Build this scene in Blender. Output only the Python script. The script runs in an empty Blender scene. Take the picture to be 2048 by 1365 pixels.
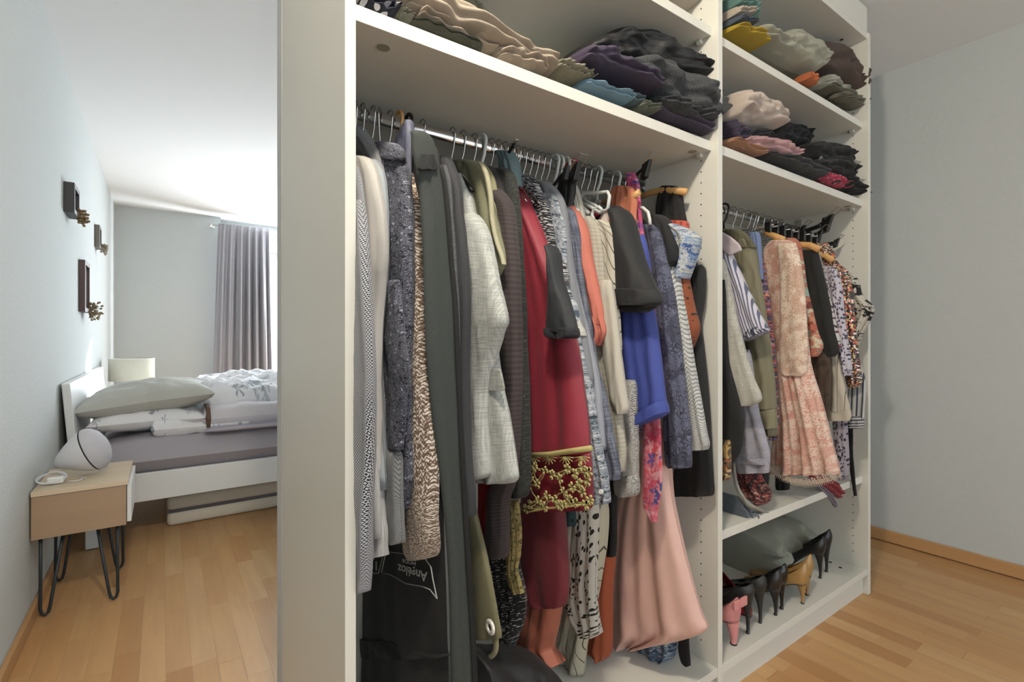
import bpy, bmesh, math, random
from mathutils import Vector, noise, Matrix
random.seed(7)
SC = bpy.context.scene
COL = SC.collection
# ---------------------------------------------------------------- camera, world, lights, exposure
CAMZ = 1.05; F = 993.5; HOR = 675.0
FX, FY = 0.5755, 0.8178
cam = bpy.data.cameras.new('camera'); camo = bpy.data.objects.new('camera', cam); COL.objects.link(camo)
camo.location = (0, 0, CAMZ); camo.rotation_euler = (math.pi/2, 0, -math.atan2(FX, FY))
cam.sensor_width = 36; cam.lens = F/2048*36; cam.shift_y = -7.5/2048; cam.clip_start = 0.02
SC.camera = camo
W = bpy.data.worlds.new('world'); SC.world = W; W.use_nodes = True
bg = W.node_tree.nodes['Background']; bg.inputs[0].default_value = (0.90, 0.955, 1.0, 1); bg.inputs[1].default_value = 1.45
SC.view_settings.view_transform = 'Standard'; SC.view_settings.look = 'None'
SC.view_settings.gamma = 1; SC.view_settings.use_curve_mapping = False
SC.view_settings.exposure = 0.58
def light(name, kind, loc, energy, color, size=0.2, rot=(0, 0, 0), sy=None):
    l = bpy.data.lights.new(name, kind); l.energy = energy; l.color = color
    if kind == 'AREA':
        l.size = size
        if sy: l.shape = 'RECTANGLE'; l.size_y = sy
    elif kind == 'POINT': l.shadow_soft_size = size
    elif kind == 'SUN': l.angle = size
    o = bpy.data.objects.new(name, l); COL.objects.link(o); o.location = loc; o.rotation_euler = rot
    return o
ceiling_lamp = light('ceiling_lamp', 'POINT', (0.14, 0.27, 2.33), 46, (1.0, 0.89, 0.74), 0.06)
sd = Vector((-1.75, -2.3, -1.0))
sun = light('sun', 'SUN', (3, 9, 5), 6.0, (1, 0.97, 0.92), 0.01); sun.rotation_euler = sd.to_track_quat('-Z', 'Y').to_euler()
window_light = light('window_daylight', 'AREA', (1.5, 6.62, 1.4), 145, (0.88, 0.94, 1.0), 1.3, (-math.pi/2, 0, 0), 1.7)

# ---------------------------------------------------------------- geometry helpers
def ray(px, py):
    u = (px-1024)/F
    return Vector((FX+FY*u, FY-FX*u, (HOR-py)/F))
def at(px, py, plane, val):
    d = ray(px, py)
    k = {'X': val/d.x if plane == 'X' else 0, 'Y': val/d.y if plane == 'Y' else 0, 'Z': (val-CAMZ)/d.z if plane == 'Z' else 0}[plane]
    return Vector((0, 0, CAMZ)) + d*k
def tag(o, label=None, cat=None, group=None, kind=None):
    if label: o['label'] = label
    if cat: o['category'] = cat
    if group: o['group'] = group
    if kind: o['kind'] = kind
    return o
def empty(name, loc, label, cat, group=None, rz=0):
    o = bpy.data.objects.new(name, None); COL.objects.link(o); o.location = loc; o.rotation_euler = (0, 0, rz)
    o.empty_display_size = 0.05
    return tag(o, label, cat, group)
def top(o):
    while o.parent: o = o.parent
    return o
class MB:
    """collects shapes; build() links them as ONE mesh object"""
    def __init__(s): s.v = []; s.f = []; s.uv = []; s.mi = []; s.cur = 0
    def add(s, vs, fs, uvs=None):
        b = len(s.v); s.v += [Vector(v) for v in vs]
        for i, f in enumerate(fs):
            s.f.append([b+j for j in f]); s.mi.append(s.cur)
            if uvs: s.uv.append([uvs[j] for j in f])
            else: s.uv.append([(vs[j][0]+vs[j][1], vs[j][2]) for j in f])
        return s
    def box(s, x0, x1, y0, y1, z0, z1):
        vs = [(x0,y0,z0),(x1,y0,z0),(x1,y1,z0),(x0,y1,z0),(x0,y0,z1),(x1,y0,z1),(x1,y1,z1),(x0,y1,z1)]
        return s.add(vs, [(0,3,2,1),(4,5,6,7),(0,1,5,4),(1,2,6,5),(2,3,7,6),(3,0,4,7)])
    def tube(s, pts, r, n=8, cap=True, r2=None):
        pts = [Vector(p) for p in pts]; vs = []; fs = []; m = len(pts)
        up = None
        for i, p in enumerate(pts):
            t = (pts[min(i+1, m-1)]-pts[max(i-1, 0)]).normalized()
            if up is None:
                up = Vector((0, 0, 1)) if abs(t.z) < .9 else Vector((1, 0, 0))
            a = (up - t*up.dot(t))
            if a.length < 1e-5: a = t.orthogonal()
            a.normalize(); up = a; b = t.cross(a)
            rr = r[i] if isinstance(r, (list, tuple)) else r
            for k in range(n):
                an = 2*math.pi*k/n
                vs.append(p + a*math.cos(an)*rr + b*math.sin(an)*(rr if r2 is None else r2))
        for i in range(m-1):
            for k in range(n):
                k2 = (k+1) % n
                fs.append((i*n+k, i*n+k2, (i+1)*n+k2, (i+1)*n+k))
        if cap:
            fs.append(tuple(range(n-1, -1, -1))); fs.append(tuple((m-1)*n+k for k in range(n)))
        return s.add(vs, fs)
    def lathe(s, prof, c, n=24, axis=None):
        vs = []; fs = []; m = len(prof)
        M = Matrix.Identity(3) if axis is None else Vector(axis).to_track_quat('Z', 'Y').to_matrix()
        for (r, z) in prof:
            for k in range(n):
                a = 2*math.pi*k/n
                vs.append(Vector(c) + M @ Vector((r*math.cos(a), r*math.sin(a), z)))
        for i in range(m-1):
            for k in range(n):
                k2 = (k+1) % n
                fs.append((i*n+k, i*n+k2, (i+1)*n+k2, (i+1)*n+k))
        return s.add(vs, fs)
    def build(s, name, mat, parent=None, smooth=False, bevel=0, loc=None, weld=False):
        if parent: o0 = top(parent).location
        elif loc is not None: o0 = Vector(loc)
        else:
            xs = [v.x for v in s.v]; ys = [v.y for v in s.v]; zs = [v.z for v in s.v]
            o0 = Vector(((min(xs)+max(xs))/2, (min(ys)+max(ys))/2, min(zs)))
        me = bpy.data.meshes.new(name); me.from_pydata([v-o0 for v in s.v], [], s.f)
        uvl = me.uv_layers.new(name='UVMap'); k = 0
        flat = [c for f in s.uv for uv in f for c in uv]
        uvl.data.foreach_set('uv', flat)
        mats = mat if isinstance(mat, list) else [mat]
        for m in mats: me.materials.append(m)
        me.polygons.foreach_set('material_index', s.mi)
        if smooth: me.polygons.foreach_set('use_smooth', [True]*len(me.polygons))
        me.validate(); me.update()
        o = bpy.data.objects.new(name, me); COL.objects.link(o)
        if parent: o.parent = parent
        else: o.location = o0
        if bevel:
            b = o.modifiers.new('bevel', 'BEVEL'); b.width = bevel; b.segments = 2; b.limit_method = 'ANGLE'
        return o

def spl(P, t):
    n = len(P)-1
    if n == 0: return P[0]
    x = t*n; i = min(int(x), n-1); f = x-i
    p0 = P[max(i-1, 0)]; p1 = P[i]; p2 = P[i+1]; p3 = P[min(i+2, n)]
    return [0.5*((2*b)+(-a+c)*f+(2*a-5*b+4*c-d)*f*f+(-a+3*b-3*c+d)*f**3) for a, b, c, d in zip(p0, p1, p2, p3)]
SEED = [0]
def ladder(mb, plane, val, rungs, T=.035, nf=2.5, fa=.006, wr=.0058, ws=12.0, nu=22, nv=40, ext=0, ramp=.6, ends=(1, 0), pw=2.6, slant=0.0, horiz=False, nl=0, la=.010):
    """cloth body: rungs traced on a plane, real thickness T across it, folds and wrinkles.
    rung = (y,xl,xr) or (xl,yl,xr,yr)"""
    SEED[0] += 1; rnd = random.Random(SEED[0]*13+5)
    L = []
    for r in rungs:
        if len(r) == 3: L.append([r[1]-ext, r[0], r[2], r[0]])
        else: L.append([r[0]-ext, r[1], r[2], r[3]])
    N = {'X': Vector((-1, 0, 0)), 'Y': Vector((0, -1, 0))}[plane]
    if isinstance(val, (list, tuple)): VL = [val[0]+(val[1]-val[0])*i/(len(L)-1) for i in range(len(L))]
    else: VL = [val]*len(L)
    TT = T if isinstance(T, (list, tuple)) else (T, T)
    PL = [list(at(a, b, plane, q))+list(at(c, d, plane, q)) for (a, b, c, d), q in zip(L, VL)]
    ph = [rnd.uniform(0, 6.28) for _ in range(4)]; so = Vector((rnd.uniform(0, 99), rnd.uniform(0, 99), rnd.uniform(0, 99)))
    front = []; back = []; uv = []
    ln = sum((Vector(PL[i+1][:3])+Vector(PL[i+1][3:])-Vector(PL[i][:3])-Vector(PL[i][3:])).length/2 for i in range(len(PL)-1))
    wd = sum((Vector(p[:3])-Vector(p[3:])).length for p in PL)/len(PL)
    for j in range(nv+1):
        v = j/nv; q = spl(PL, v); A = Vector(q[:3]); B = Vector(q[3:])
        w = (A-B).length
        e = 1.0
        if ends[0]: e *= min(1, math.sqrt(max(0, 1-(1-min(v/.10, 1))**2))+.04)
        if ends[1]: e *= min(1, math.sqrt(max(0, 1-(1-min((1-v)/.10, 1))**2))+.04)
        Tv = (TT[0]+(TT[1]-TT[0])*v)*e
        for i in range(nu+1):
            s = i/nu; P = A.lerp(B, s)
            pr = (max(0, 1-abs(2*s-1)**pw))**(1/pw)
            rm = v**ramp if not horiz else 1
            a = nf*(v if horiz else s)*6.2832
            b = (s if horiz else v)
            x1_ = a+ph[0]+1.3*math.sin(b*2.2+ph[1])
            fo = fa*rm*((.6*(2.2*abs(math.sin(x1_/2))-1.4)+.5*math.sin(x1_))*.75 + math.sin(a*2.3+ph[2]+b*1.7*slant+1.1*math.sin(3*b+ph[3]))*.35)
            if horiz: q3 = P*ws*Vector((1, 1, 1)).x + so; q3 = Vector((P.x*ws*.6, P.y*ws*.6, P.z*ws*1.6))+so
            else: q3 = Vector((P.x*ws, P.y*ws*1.5, P.z*ws*.45))+so
            n1 = noise.noise(q3); n2 = noise.noise(q3*2.7+Vector((5, 1, 3)))
            if nl: fo += la*(abs(math.sin(math.pi*(nl*s+.45*noise.noise(Vector((v*4.0+ph[2], s*1.5, ph[3]))))))*1.5-1.0)
            wk = wr*((1-2.2*abs(n1))*.8 + (1-2*abs(n2))*.4 - .4)
            d = (fo+wk)*((.06+.94*pr)*e if horiz else (.35+.65*pr))
            front.append(P+N*(Tv/2*pr+d)); back.append(P+N*(-Tv/2*pr+d*.7))
            uv.append((s*w if w > 0 else s*wd, (1-v)*ln))
    W1 = nu+1; n = len(front); fs = []
    for j in range(nv):
        for i in range(nu):
            a = j*W1+i
            fs.append((a, a+W1, a+W1+1, a+1)); fs.append((n+a, n+a+1, n+a+W1+1, n+a+W1))
    for i in range(nu):
        fs.append((i, i+1, n+i+1, n+i)); a = nv*W1+i; fs.append((a, n+a, n+a+1, a+1))
    mb.add(front+back, fs, uv+uv)
    return mb
def lad(*a, **k): return ladder(MB(), *a, **k)

# ---------------------------------------------------------------- materials
def srgb(h):
    if isinstance(h, str):
        h = h.lstrip('#'); c = [int(h[i:i+2], 16)/255 for i in (0, 2, 4)]
        return tuple((x/12.92 if x <= .04045 else ((x+.055)/1.055)**2.4) for x in c)+(1,)
    return tuple(h)+((1,) if len(h) == 3 else ())
class NT:
    def __init__(s, name):
        s.m = bpy.data.materials.new(name); s.m.use_nodes = True; s.t = s.m.node_tree; s.n = s.t.nodes
        s.b = s.n['Principled BSDF']
    def node(s, ty, **k):
        n = s.n.new(ty)
        for a, b in k.items():
            if a.startswith('i_'):
                n.inputs[a[2:].replace('_', ' ')].default_value = b
            else: setattr(n, a, b)
        return n
    def l(s, a, b): s.t.links.new(a, b)
    def math(s, op, a, b=0.0, c=None):
        n = s.n.new('ShaderNodeMath'); n.operation = op
        for i, x in enumerate((a, b, c)):
            if x is None: continue
            if hasattr(x, 'links'): s.l(x, n.inputs[i])
            else: n.inputs[i].default_value = x
        return n.outputs[0]
    def mix(s, f, a, b, mode='MIX'):
        n = s.n.new('ShaderNodeMix'); n.data_type = 'RGBA'; n.blend_type = mode
        for i, x in ((0, f), (6, a), (7, b)):
            if hasattr(x, 'links'): s.l(x, n.inputs[i])
            else: n.inputs[i].default_value = x
        return n.outputs[2]
    def noise(s, vec, scale, detail=2, rough=.5):
        n = s.node('ShaderNodeTexNoise'); n.inputs['Scale'].default_value = scale; n.inputs['Detail'].default_value = detail
        n.inputs['Roughness'].default_value = rough
        s.l(vec, n.inputs['Vector']); return n
    def vor(s, vec, scale, feat='F1', rnd=1.0):
        n = s.node('ShaderNodeTexVoronoi', feature=feat); n.inputs['Scale'].default_value = scale; n.inputs['Randomness'].default_value = rnd
        s.l(vec, n.inputs['Vector']); return n
    def mapv(s, vec, sc, rot=0):
        n = s.node('ShaderNodeMapping'); n.inputs['Scale'].default_value = sc; n.inputs['Rotation'].default_value = (0, 0, rot)
        s.l(vec, n.inputs['Vector']); return n.outputs[0]
    def ramp(s, fac, cols, const=True):
        n = s.node('ShaderNodeValToRGB'); cr = n.color_ramp; cr.interpolation = 'CONSTANT' if const else 'LINEAR'
        while len(cr.elements) < len(cols): cr.elements.new(.5)
        for i, c in enumerate(cols):
            p, cc = c if isinstance(c, tuple) and len(c) == 2 else (i/len(cols), c)
            cr.elements[i].position = p; cr.elements[i].color = srgb(cc)
        s.l(fac, n.inputs[0]); return n.outputs[0]
    def bump(s, h, strength=.3, dist=.002):
        n = s.node('ShaderNodeBump'); n.inputs['Strength'].default_value = strength; n.inputs['Distance'].default_value = dist
        s.l(h, n.inputs['Height']); s.l(n.outputs[0], s.b.inputs['Normal'])
def solid(name, c, rough=.5, metal=0, bump=0, bs=200, **k):
    t = NT(name); t.b.inputs['Base Color'].default_value = srgb(c); t.b.inputs['Roughness'].default_value = rough; t.b.inputs['Metallic'].default_value = metal
    for a, b in k.items(): t.b.inputs[a.replace('_', ' ')].default_value = b
    co = t.node('ShaderNodeTexCoord').outputs['Object']
    n = t.noise(co, bs, 3)
    if bump: t.bump(n.outputs[0], bump, .002)
    v = t.mix(t.math('MULTIPLY', n.outputs[0], .06), srgb(c), (0.02, 0.02, 0.02, 1)); t.l(v, t.b.inputs['Base Color'])
    return t.m
MC = {}
def fab(c, pat='plain', c2='#ffffff', c3=None, s=1.0, th=.5, rough=.9, bump=.35, hole=False, cols=None, sheen=.04):
    K_ = .74
    key = (c, pat, c2, c3, s, th, rough, bump, hole, tuple(cols) if cols else None)
    if key in MC: return MC[key]
    t = NT('fabric_'+pat); C1 = tuple(x*.74 for x in srgb(c)[:3])+(1,); C2 = tuple(x*.78 for x in srgb(c2)[:3])+(1,); uv = t.node('ShaderNodeUVMap').outputs[0]
    t.b.inputs['Roughness'].default_value = rough; t.b.inputs['Sheen Weight'].default_value = sheen
    fine = t.noise(uv, 700, 2).outputs[0]; med = t.noise(uv, 60, 3).outputs[0]
    wob = t.noise(uv, 14, 2)
    sep = t.node('ShaderNodeSeparateXYZ'); t.l(uv, sep.inputs[0]); U, V = sep.outputs[0], sep.outputs[1]
    h = fine; fac = None; col = None
    def fr(x, k): return t.math('FRACT', t.math('MULTIPLY', x, k))
    def wuv(a):
        n = t.node('ShaderNodeVectorMath', operation='MULTIPLY_ADD'); t.l(wob.outputs['Color'], n.inputs[0]); n.inputs[1].default_value = (a, a, 0); t.l(uv, n.inputs[2]); return n.outputs[0]
    def flower(vec, sc, th_, pet=5, rnd=1.0):
        vo = t.vor(vec, sc, 'F1', rnd)
        d_ = t.node('ShaderNodeVectorMath', operation='SUBTRACT'); t.l(vec, d_.inputs[0]); t.l(vo.outputs['Position'], d_.inputs[1])
        sp_ = t.node('ShaderNodeSeparateXYZ'); t.l(d_.outputs[0], sp_.inputs[0])
        an = t.math('ARCTAN2', sp_.outputs[1], sp_.outputs[0])
        k_ = t.node('ShaderNodeSeparateColor'); t.l(vo.outputs['Color'], k_.inputs[0])
        an = t.math('MULTIPLY_ADD', k_.outputs[1], 6.28, t.math('MULTIPLY', an, pet))
        rim = t.math('MULTIPLY_ADD', t.math('COSINE', an), .34*th_, .66*th_)
        return vo.outputs['Distance'], rim, k_.outputs[0]
    if pat == 'plain':
        col = t.mix(t.math('MULTIPLY', med, .12), C1, tuple(x*.55 for x in C1[:3])+(1,))
    elif pat == 'heather':
        fac = t.math('GREATER_THAN', t.noise(t.mapv(uv, (1, 2.2, 1)), 330*s, 3, .7).outputs[0], th)
    elif pat == 'stripe': fac = t.math('LESS_THAN', fr(t.math('ADD', U, t.math('MULTIPLY', wob.outputs[0], .0012)), 60*s), th)
    elif pat == 'hstripe': fac = t.math('LESS_THAN', fr(V, 60*s), th)
    elif pat == 'pin': fac = t.math('LESS_THAN', fr(t.math('ADD', U, t.math('MULTIPLY', V, .03)), 45*s), .09)
    elif pat == 'diag': fac = t.math('LESS_THAN', fr(t.math('ADD', U, t.math('MULTIPLY', V, .6)), 40*s), .12)
    elif pat == 'dots':
        fac = t.math('LESS_THAN', t.vor(t.mapv(wuv(.004), (1, .62, 1)), 75*s).outputs['Distance'], th)
    elif pat == 'ring':
        d = t.vor(uv, 62*s, 'F1', .7).outputs['Distance']
        a = t.math('MULTIPLY', t.math('GREATER_THAN', d, .14), t.math('LESS_THAN', d, .24))
        d2, rim, _ = flower(uv, 62*s, .62, 6)
        e = t.math('LESS_THAN', t.math('ABSOLUTE', t.math('SUBTRACT', d2, rim)), .055)
        d3, rim3, _ = flower(uv, 150*s, .6)
        e3 = t.math('LESS_THAN', t.math('ABSOLUTE', t.math('SUBTRACT', d3, rim3)), .08)
        fac = t.math('MAXIMUM', a, t.math('MULTIPLY', t.math('MAXIMUM', e, e3), .6))
    elif pat == 'geo':
        a = t.math('ABSOLUTE', t.math('SUBTRACT', fr(U, 110*s), .5)); b = t.math('ABSOLUTE', t.math('SUBTRACT', fr(V, 85*s), .5))
        fac = t.math('GREATER_THAN', t.math('FRACT', t.math('MULTIPLY', t.math('ADD', a, b), 2.0)), .5)
    elif pat == 'floral':
        vv = t.vor(wuv(.012), 60*s); k = t.node('ShaderNodeSeparateColor'); t.l(vv.outputs['Color'], k.inputs[0])
        n_ = t.noise(uv, 45*s, 2).outputs[0]
        cc_ = ['#%02x%02x%02x' % tuple(int(int(q_[i:i+2], 16)*.88) for i in (1, 3, 5)) for q_ in cols]
        col = t.mix(t.math('GREATER_THAN', n_, .52), C1, t.ramp(k.outputs[2], cc_))
        d, rim, kk = flower(wuv(.008), 75*s, .62)
        col = t.mix(t.math('LESS_THAN', d, rim), col, t.ramp(kk, cc_))
        d, rim, kk = flower(wuv(.008), 160*s, .5)
        col = t.mix(t.math('LESS_THAN', d, rim), col, t.ramp(kk, cc_[::-1]))
    elif pat == 'knit':
        a = t.math('ABSOLUTE', t.math('SUBTRACT', fr(U, 85*s), .5))
        zz = t.math('ADD', t.math('MULTIPLY', V, 150*s), t.math('MULTIPLY', a, 2.2)); f1 = t.math('FRACT', zz)
        nn = t.noise(t.mapv(uv, (1, .8, 1)), 190*s, 2, .7).outputs[0]
        base = t.ramp(nn, cols, True) if cols else C1
        dark = t.math('LESS_THAN', f1, .34)
        col = t.mix(t.math('MULTIPLY', dark, .88), base, C2); h = t.math('ABSOLUTE', t.math('SUBTRACT', f1, .5))
    elif pat == 'rib':
        w = t.math('ABSOLUTE', t.math('SUBTRACT', fr(U, 90*s), .5)); h = w
        col = t.mix(t.math('MULTIPLY', w, 1.2), C1, C2)
    elif pat == 'hrib':
        w = t.math('ABSOLUTE', t.math('SUBTRACT', fr(V, 120*s), .5)); h = w
        col = t.mix(t.math('MULTIPLY', w, 1.3), C1, C2)
    elif pat == 'linen':
        a = t.noise(t.mapv(uv, (1, .06, 1)), 420*s, 2).outputs[0]; b = t.noise(t.mapv(uv, (.06, 1, 1)), 420*s, 2).outputs[0]
        fac = t.math('MULTIPLY_ADD', t.math('ADD', a, b), 2.4, -1.9); n = t.node('ShaderNodeClamp'); t.l(fac, n.inputs[0]); fac = n.outputs[0]
    elif pat == 'lace':
        net = t.math('LESS_THAN', t.vor(uv, 210*s, 'DISTANCE_TO_EDGE').outputs['Distance'], .08)
        d, rim, kk = flower(wuv(.006), 52*s, .78, 6)
        o1 = t.math('LESS_THAN', t.math('ABSOLUTE', t.math('SUBTRACT', d, rim)), .055)
        fill = t.math('MULTIPLY', t.math('LESS_THAN', d, rim), .38 if th == .5 else th)
        d, rim, kk = flower(wuv(.006), 120*s, .7, 5)
        o2 = t.math('LESS_THAN', t.math('ABSOLUTE', t.math('SUBTRACT', d, rim)), .08)
        big = t.math('GREATER_THAN', t.noise(uv, 20*s, 2).outputs[0], .47)
        fl_ = t.math('MAXIMUM', t.math('MAXIMUM', o1, fill), t.math('MULTIPLY', o2, .8))
        fac = t.math('MAXIMUM', t.math('MULTIPLY', fl_, t.math('MULTIPLY_ADD', big, .55, .45)), t.math('MULTIPLY', net, .25))
        if hole: fac = t.math('MAXIMUM', t.math('GREATER_THAN', fl_, .3), net)
        if hole: t.l(fac, t.b.inputs['Alpha']); fac = t.math('MULTIPLY', fac, 1.0)
        h = fac
    elif pat == 'scrib':
        a = t.noise(t.mapv(wuv(.01), (.5, 2.0, 1)), 120*s, 2, .6).outputs[0]; fac = t.math('GREATER_THAN', a, th)
    elif pat == 'sequin':
        vv = t.vor(uv, 260*s); k = t.node('ShaderNodeSeparateColor'); t.l(vv.outputs['Color'], k.inputs[0])
        col = t.ramp(k.outputs[0], cols); t.b.inputs['Roughness'].default_value = .35; h = vv.outputs['Distance']
    if fac is not None: col = t.mix(fac, C1, C2)
    if c3: col = t.mix(t.math('GREATER_THAN', t.noise(uv, 24*s, 2).outputs[0], .62), col, srgb(c3))
    t.l(col, t.b.inputs['Base Color']); t.bump(h, bump, .0015)
    MC[key] = t.m
    return t.m
def alpha_mat(c, a, pat=None):
    t = NT('sheer_fabric'); t.b.inputs['Base Color'].default_value = srgb(c); t.b.inputs['Alpha'].default_value = a; t.b.inputs['Roughness'].default_value = .8
    return t.m
white_board = solid('white_melamine', '#cdccc3', .45, bump=.05, bs=600)
dark_hole = solid('hole_dark', '#15130f', .9)
chrome = solid('chrome', '#cfcfcf', .16, 1.0)
wire = solid('wire_steel', '#b5b5b2', .22, 1.0)
black_plastic = solid('black_plastic', '#151515', .4)
grey_plastic = solid('grey_plastic', '#c3c8c4', .45)
beech = solid('beech_wood', '#c1945a', .45)
white_paint = solid('white_paint', '#d9dcdc', .4)
def plaster(name, c):
    t = NT(name); co = t.node('ShaderNodeTexCoord').outputs['Object']; t.b.inputs['Roughness'].default_value = .95
    n = t.noise(co, 130, 4, .6); n2 = t.noise(co, 45, 3)
    t.l(t.mix(t.math('MULTIPLY', n2.outputs[0], .08), srgb(c), srgb('#777777')), t.b.inputs['Base Color'])
    t.bump(t.math('ADD', n.outputs[0], t.math('MULTIPLY', n2.outputs[0], .7)), .55, .003); return t.m
wall_mat = plaster('wall_plaster', '#bcc1c0'); ceil_mat = solid('ceiling_paint', '#e6e8e8', .95)
def wood(name, cols, sx=(1, 1, 1), attr=False, bumpk=.1, plain=False):
    t = NT(name); t.b.inputs['Roughness'].default_value = .38
    geo = t.node('ShaderNodeNewGeometry').outputs['Position']
    if attr: r = t.node('ShaderNodeAttribute', attribute_name='rnd').outputs['Fac']
    else: r = t.node('ShaderNodeObjectInfo').outputs['Random']
    off = t.node('ShaderNodeVectorMath', operation='MULTIPLY_ADD')
    k = t.node('ShaderNodeCombineXYZ'); t.l(r, k.inputs[0]); t.l(r, k.inputs[1]); t.l(r, k.inputs[2])
    t.l(k.outputs[0], off.inputs[0]); off.inputs[1].default_value = (37, 53, 11); t.l(geo, off.inputs[2])
    v = t.mapv(off.outputs[0], sx)
    g = t.noise(v, 22, 6, .65); g2 = t.noise(v, 90, 3, .6)
    base = t.ramp(r, cols, False)
    c = t.mix(t.math('MULTIPLY', t.math('SUBTRACT', g.outputs[0], .35), .8), base, tuple(x*.62 for x in srgb(cols[0])[:3])+(1,))
    c = t.mix(t.math('MULTIPLY', g2.outputs[0], .16), c, srgb('#8a6238'))
    t.l(c, t.b.inputs['Base Color']); t.bump(g2.outputs[0], bumpk, .001); return t.m
FLC = ['#a97c4e', '#c09a6c', '#b8905f', '#c7a477', '#b5885a', '#bb9364', '#c29b6b', '#bd9566']
floor_mat = wood('floor_oak', FLC, (1, .09, 1)); floor_mat2 = wood('floor_oak_far', FLC, (1, .09, 1), attr=True)
base_mat = wood('baseboard_oak', ['#b58a5c', '#bb9264'], (1, .06, 1))
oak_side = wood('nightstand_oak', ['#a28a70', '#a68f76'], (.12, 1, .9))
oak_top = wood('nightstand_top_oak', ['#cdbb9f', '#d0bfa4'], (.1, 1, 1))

# ---------------------------------------------------------------- room
XW = -0.40; XR = 3.045; YF = 6.5; ZC = 2.41
def struct(name, mb, mat, parent=None, **k):
    o = mb.build(name, mat, parent, **k)
    if not parent: o['kind'] = 'structure'
    return o
floor = struct('floor', MB().box(-2.4, 3.6, -2.4, 7.0, -.06, -.012), solid('floor_underlay', '#5a4026', .9), loc=(0, 0, -.012))
struct('ceiling', MB().box(-2.4, 3.6, -2.4, 7.0, ZC, ZC+.12), ceil_mat)
struct('wall_left', MB().box(XW-.12, XW, 1.75, 6.62, 0, ZC), wall_mat)
struct('wall_front_left', MB().box(-2.4, XW, 1.63, 1.75, 0, ZC), wall_mat)
struct('wall_side_added', MB().box(-1.62, -1.5, -2.4, 1.63, 0, ZC), wall_mat)  # unseen wall, added to cut side light on the wardrobe panel
struct('wall_right', MB().box(XR, XR+.12, -2.4, 6.7, 0, ZC), wall_mat)
struct('wall_behind_wardrobe', MB().box(.2435, XR, 1.345, 1.405, 0, ZC), solid('partition_paint', '#b9bbba', .9, bump=.3, bs=60))
# far wall with recess and window
WX0 = .98; WX1 = 2.25; WZ0 = .12; WZ1 = 2.08
struct('wall_far', MB().box(XW-.12, .54, YF, YF+.3, 0, ZC), wall_mat)
struct('wall_recess', MB().box(.54, WX0, YF+.18, YF+.3, 0, ZC).box(WX1, XR, YF+.18, YF+.3, 0, ZC).box(WX0, WX1, YF+.18, YF+.3, WZ1, ZC).box(WX0, WX1, YF+.18, YF+.3, 0, WZ0), wall_mat)
win = empty('window_1', (WX0, YF+.2, WZ0), 'tall white framed bedroom window behind grey curtain', None); win['kind'] = 'structure'
f = MB()
for a in ((WX0, WX0+.05), ((WX0+WX1)/2-.035, (WX0+WX1)/2+.035), (WX1-.05, WX1)): f.box(a[0], a[1], YF+.19, YF+.25, WZ0, WZ1)
f.box(WX0+.05, WX1-.05, YF+.19, YF+.25, WZ0, WZ0+.05).box(WX0+.05, WX1-.05, YF+.19, YF+.25, WZ1-.05, WZ1)
f.build('window_frame', white_paint, win)
gt = NT('window_glass'); gt.b.inputs['Transmission Weight'].default_value = 1; gt.b.inputs['Roughness'].default_value = 0; gt.b.inputs['IOR'].default_value = 1.01; gt.b.inputs['Alpha'].default_value = .12
for a, b in ((WX0+.05, (WX0+WX1)/2-.035), ((WX0+WX1)/2+.035, WX1-.05)): MB().box(a, b, YF+.215, YF+.221, WZ0+.05, WZ1-.05).build('pane', gt.m, win)
MB().box(WX0-.05, WX1+.05, YF+.12, YF+.178, WZ1+.0, WZ1+.12).build('blind_box', white_paint, win)
# baseboards
def bb(name, m): struct(name, m, base_mat, bevel=.003)
bb('baseboard_left', MB().box(XW, XW+.016, 1.75, YF, 0, .055))
bb('baseboard_right', MB().box(XR-.016, XR, -2.4, 1.345, .004, .062))
bb('baseboard_far', MB().box(XW+.016, .54, YF-.016, YF, 0, .055))
# parquet strips
def proj(p):
    d = p.x*FX+p.y*FY
    if d < .05: return None
    return 1024+F*(p.x*FY-p.y*FX)/d, HOR-F*(p.z-CAMZ)/d
unit = MB().box(0, 1, 0, 1, -.012, 0); ub = unit.build('plank', floor_mat, None, loc=(0, 0, 0)); um = ub.data; bpy.data.objects.remove(ub)
SW = .0685; rr = random.Random(3); cand = []
x = -.4
col_i = 0
for ci in range(int((XR+.0+.42)/SW)+1):
    x = -.402+ci*SW; y = -2.3 - rr.uniform(0, .4)
    while y < 6.5:
        ln = rr.choice([.28, .35, .42, .5, .58, .66]); y1 = y+ln
        c = Vector((x+SW/2, (y+min(y1, 6.5))/2, 0))
        hid = (.26 < x < 2.30 and y > .86 and y1 < 1.42)
        p = proj(c); size = 0
        if p and -60 < p[0] < 2110 and 600 < p[1] < 1450 and not hid:
            vis = (p[0] < 590 and c.y > 1.3) or (p[0] > 1440 and c.y < 1.2 and c.x > 1.2)
            if vis: size = 1/(c.x*FX+c.y*FY)**2
        cand.append((size, x, y, min(y1, 6.5))); y = y1
cand.sort(key=lambda t: -t[0]); n = 0
rest = MB(); rv = []
for size, x, y, y1 in cand:
    x1 = min(x+SW, XR)
    if x1-x < .01: continue
    if size > 0 and n < 295:
        o = bpy.data.objects.new('plank', um); COL.objects.link(o); o.parent = floor; n += 1
        o.location = (x+.0001, y+.0001, .012); o.scale = (x1-x-.0003, y1-y-.0003, 1)
    else:
        rest.box(x+.0004, x1-.0005, y+.0004, y1-.0005, -.012, 0); rv.append(rr.random())


ro = rest.build('plank_field', floor_mat2, floor); ro['kind'] = 'stuff'
at_ = ro.data.attributes.new('rnd', 'FLOAT', 'POINT'); at_.data.foreach_set('value', [r for r in rv for _ in range(8)])
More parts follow.
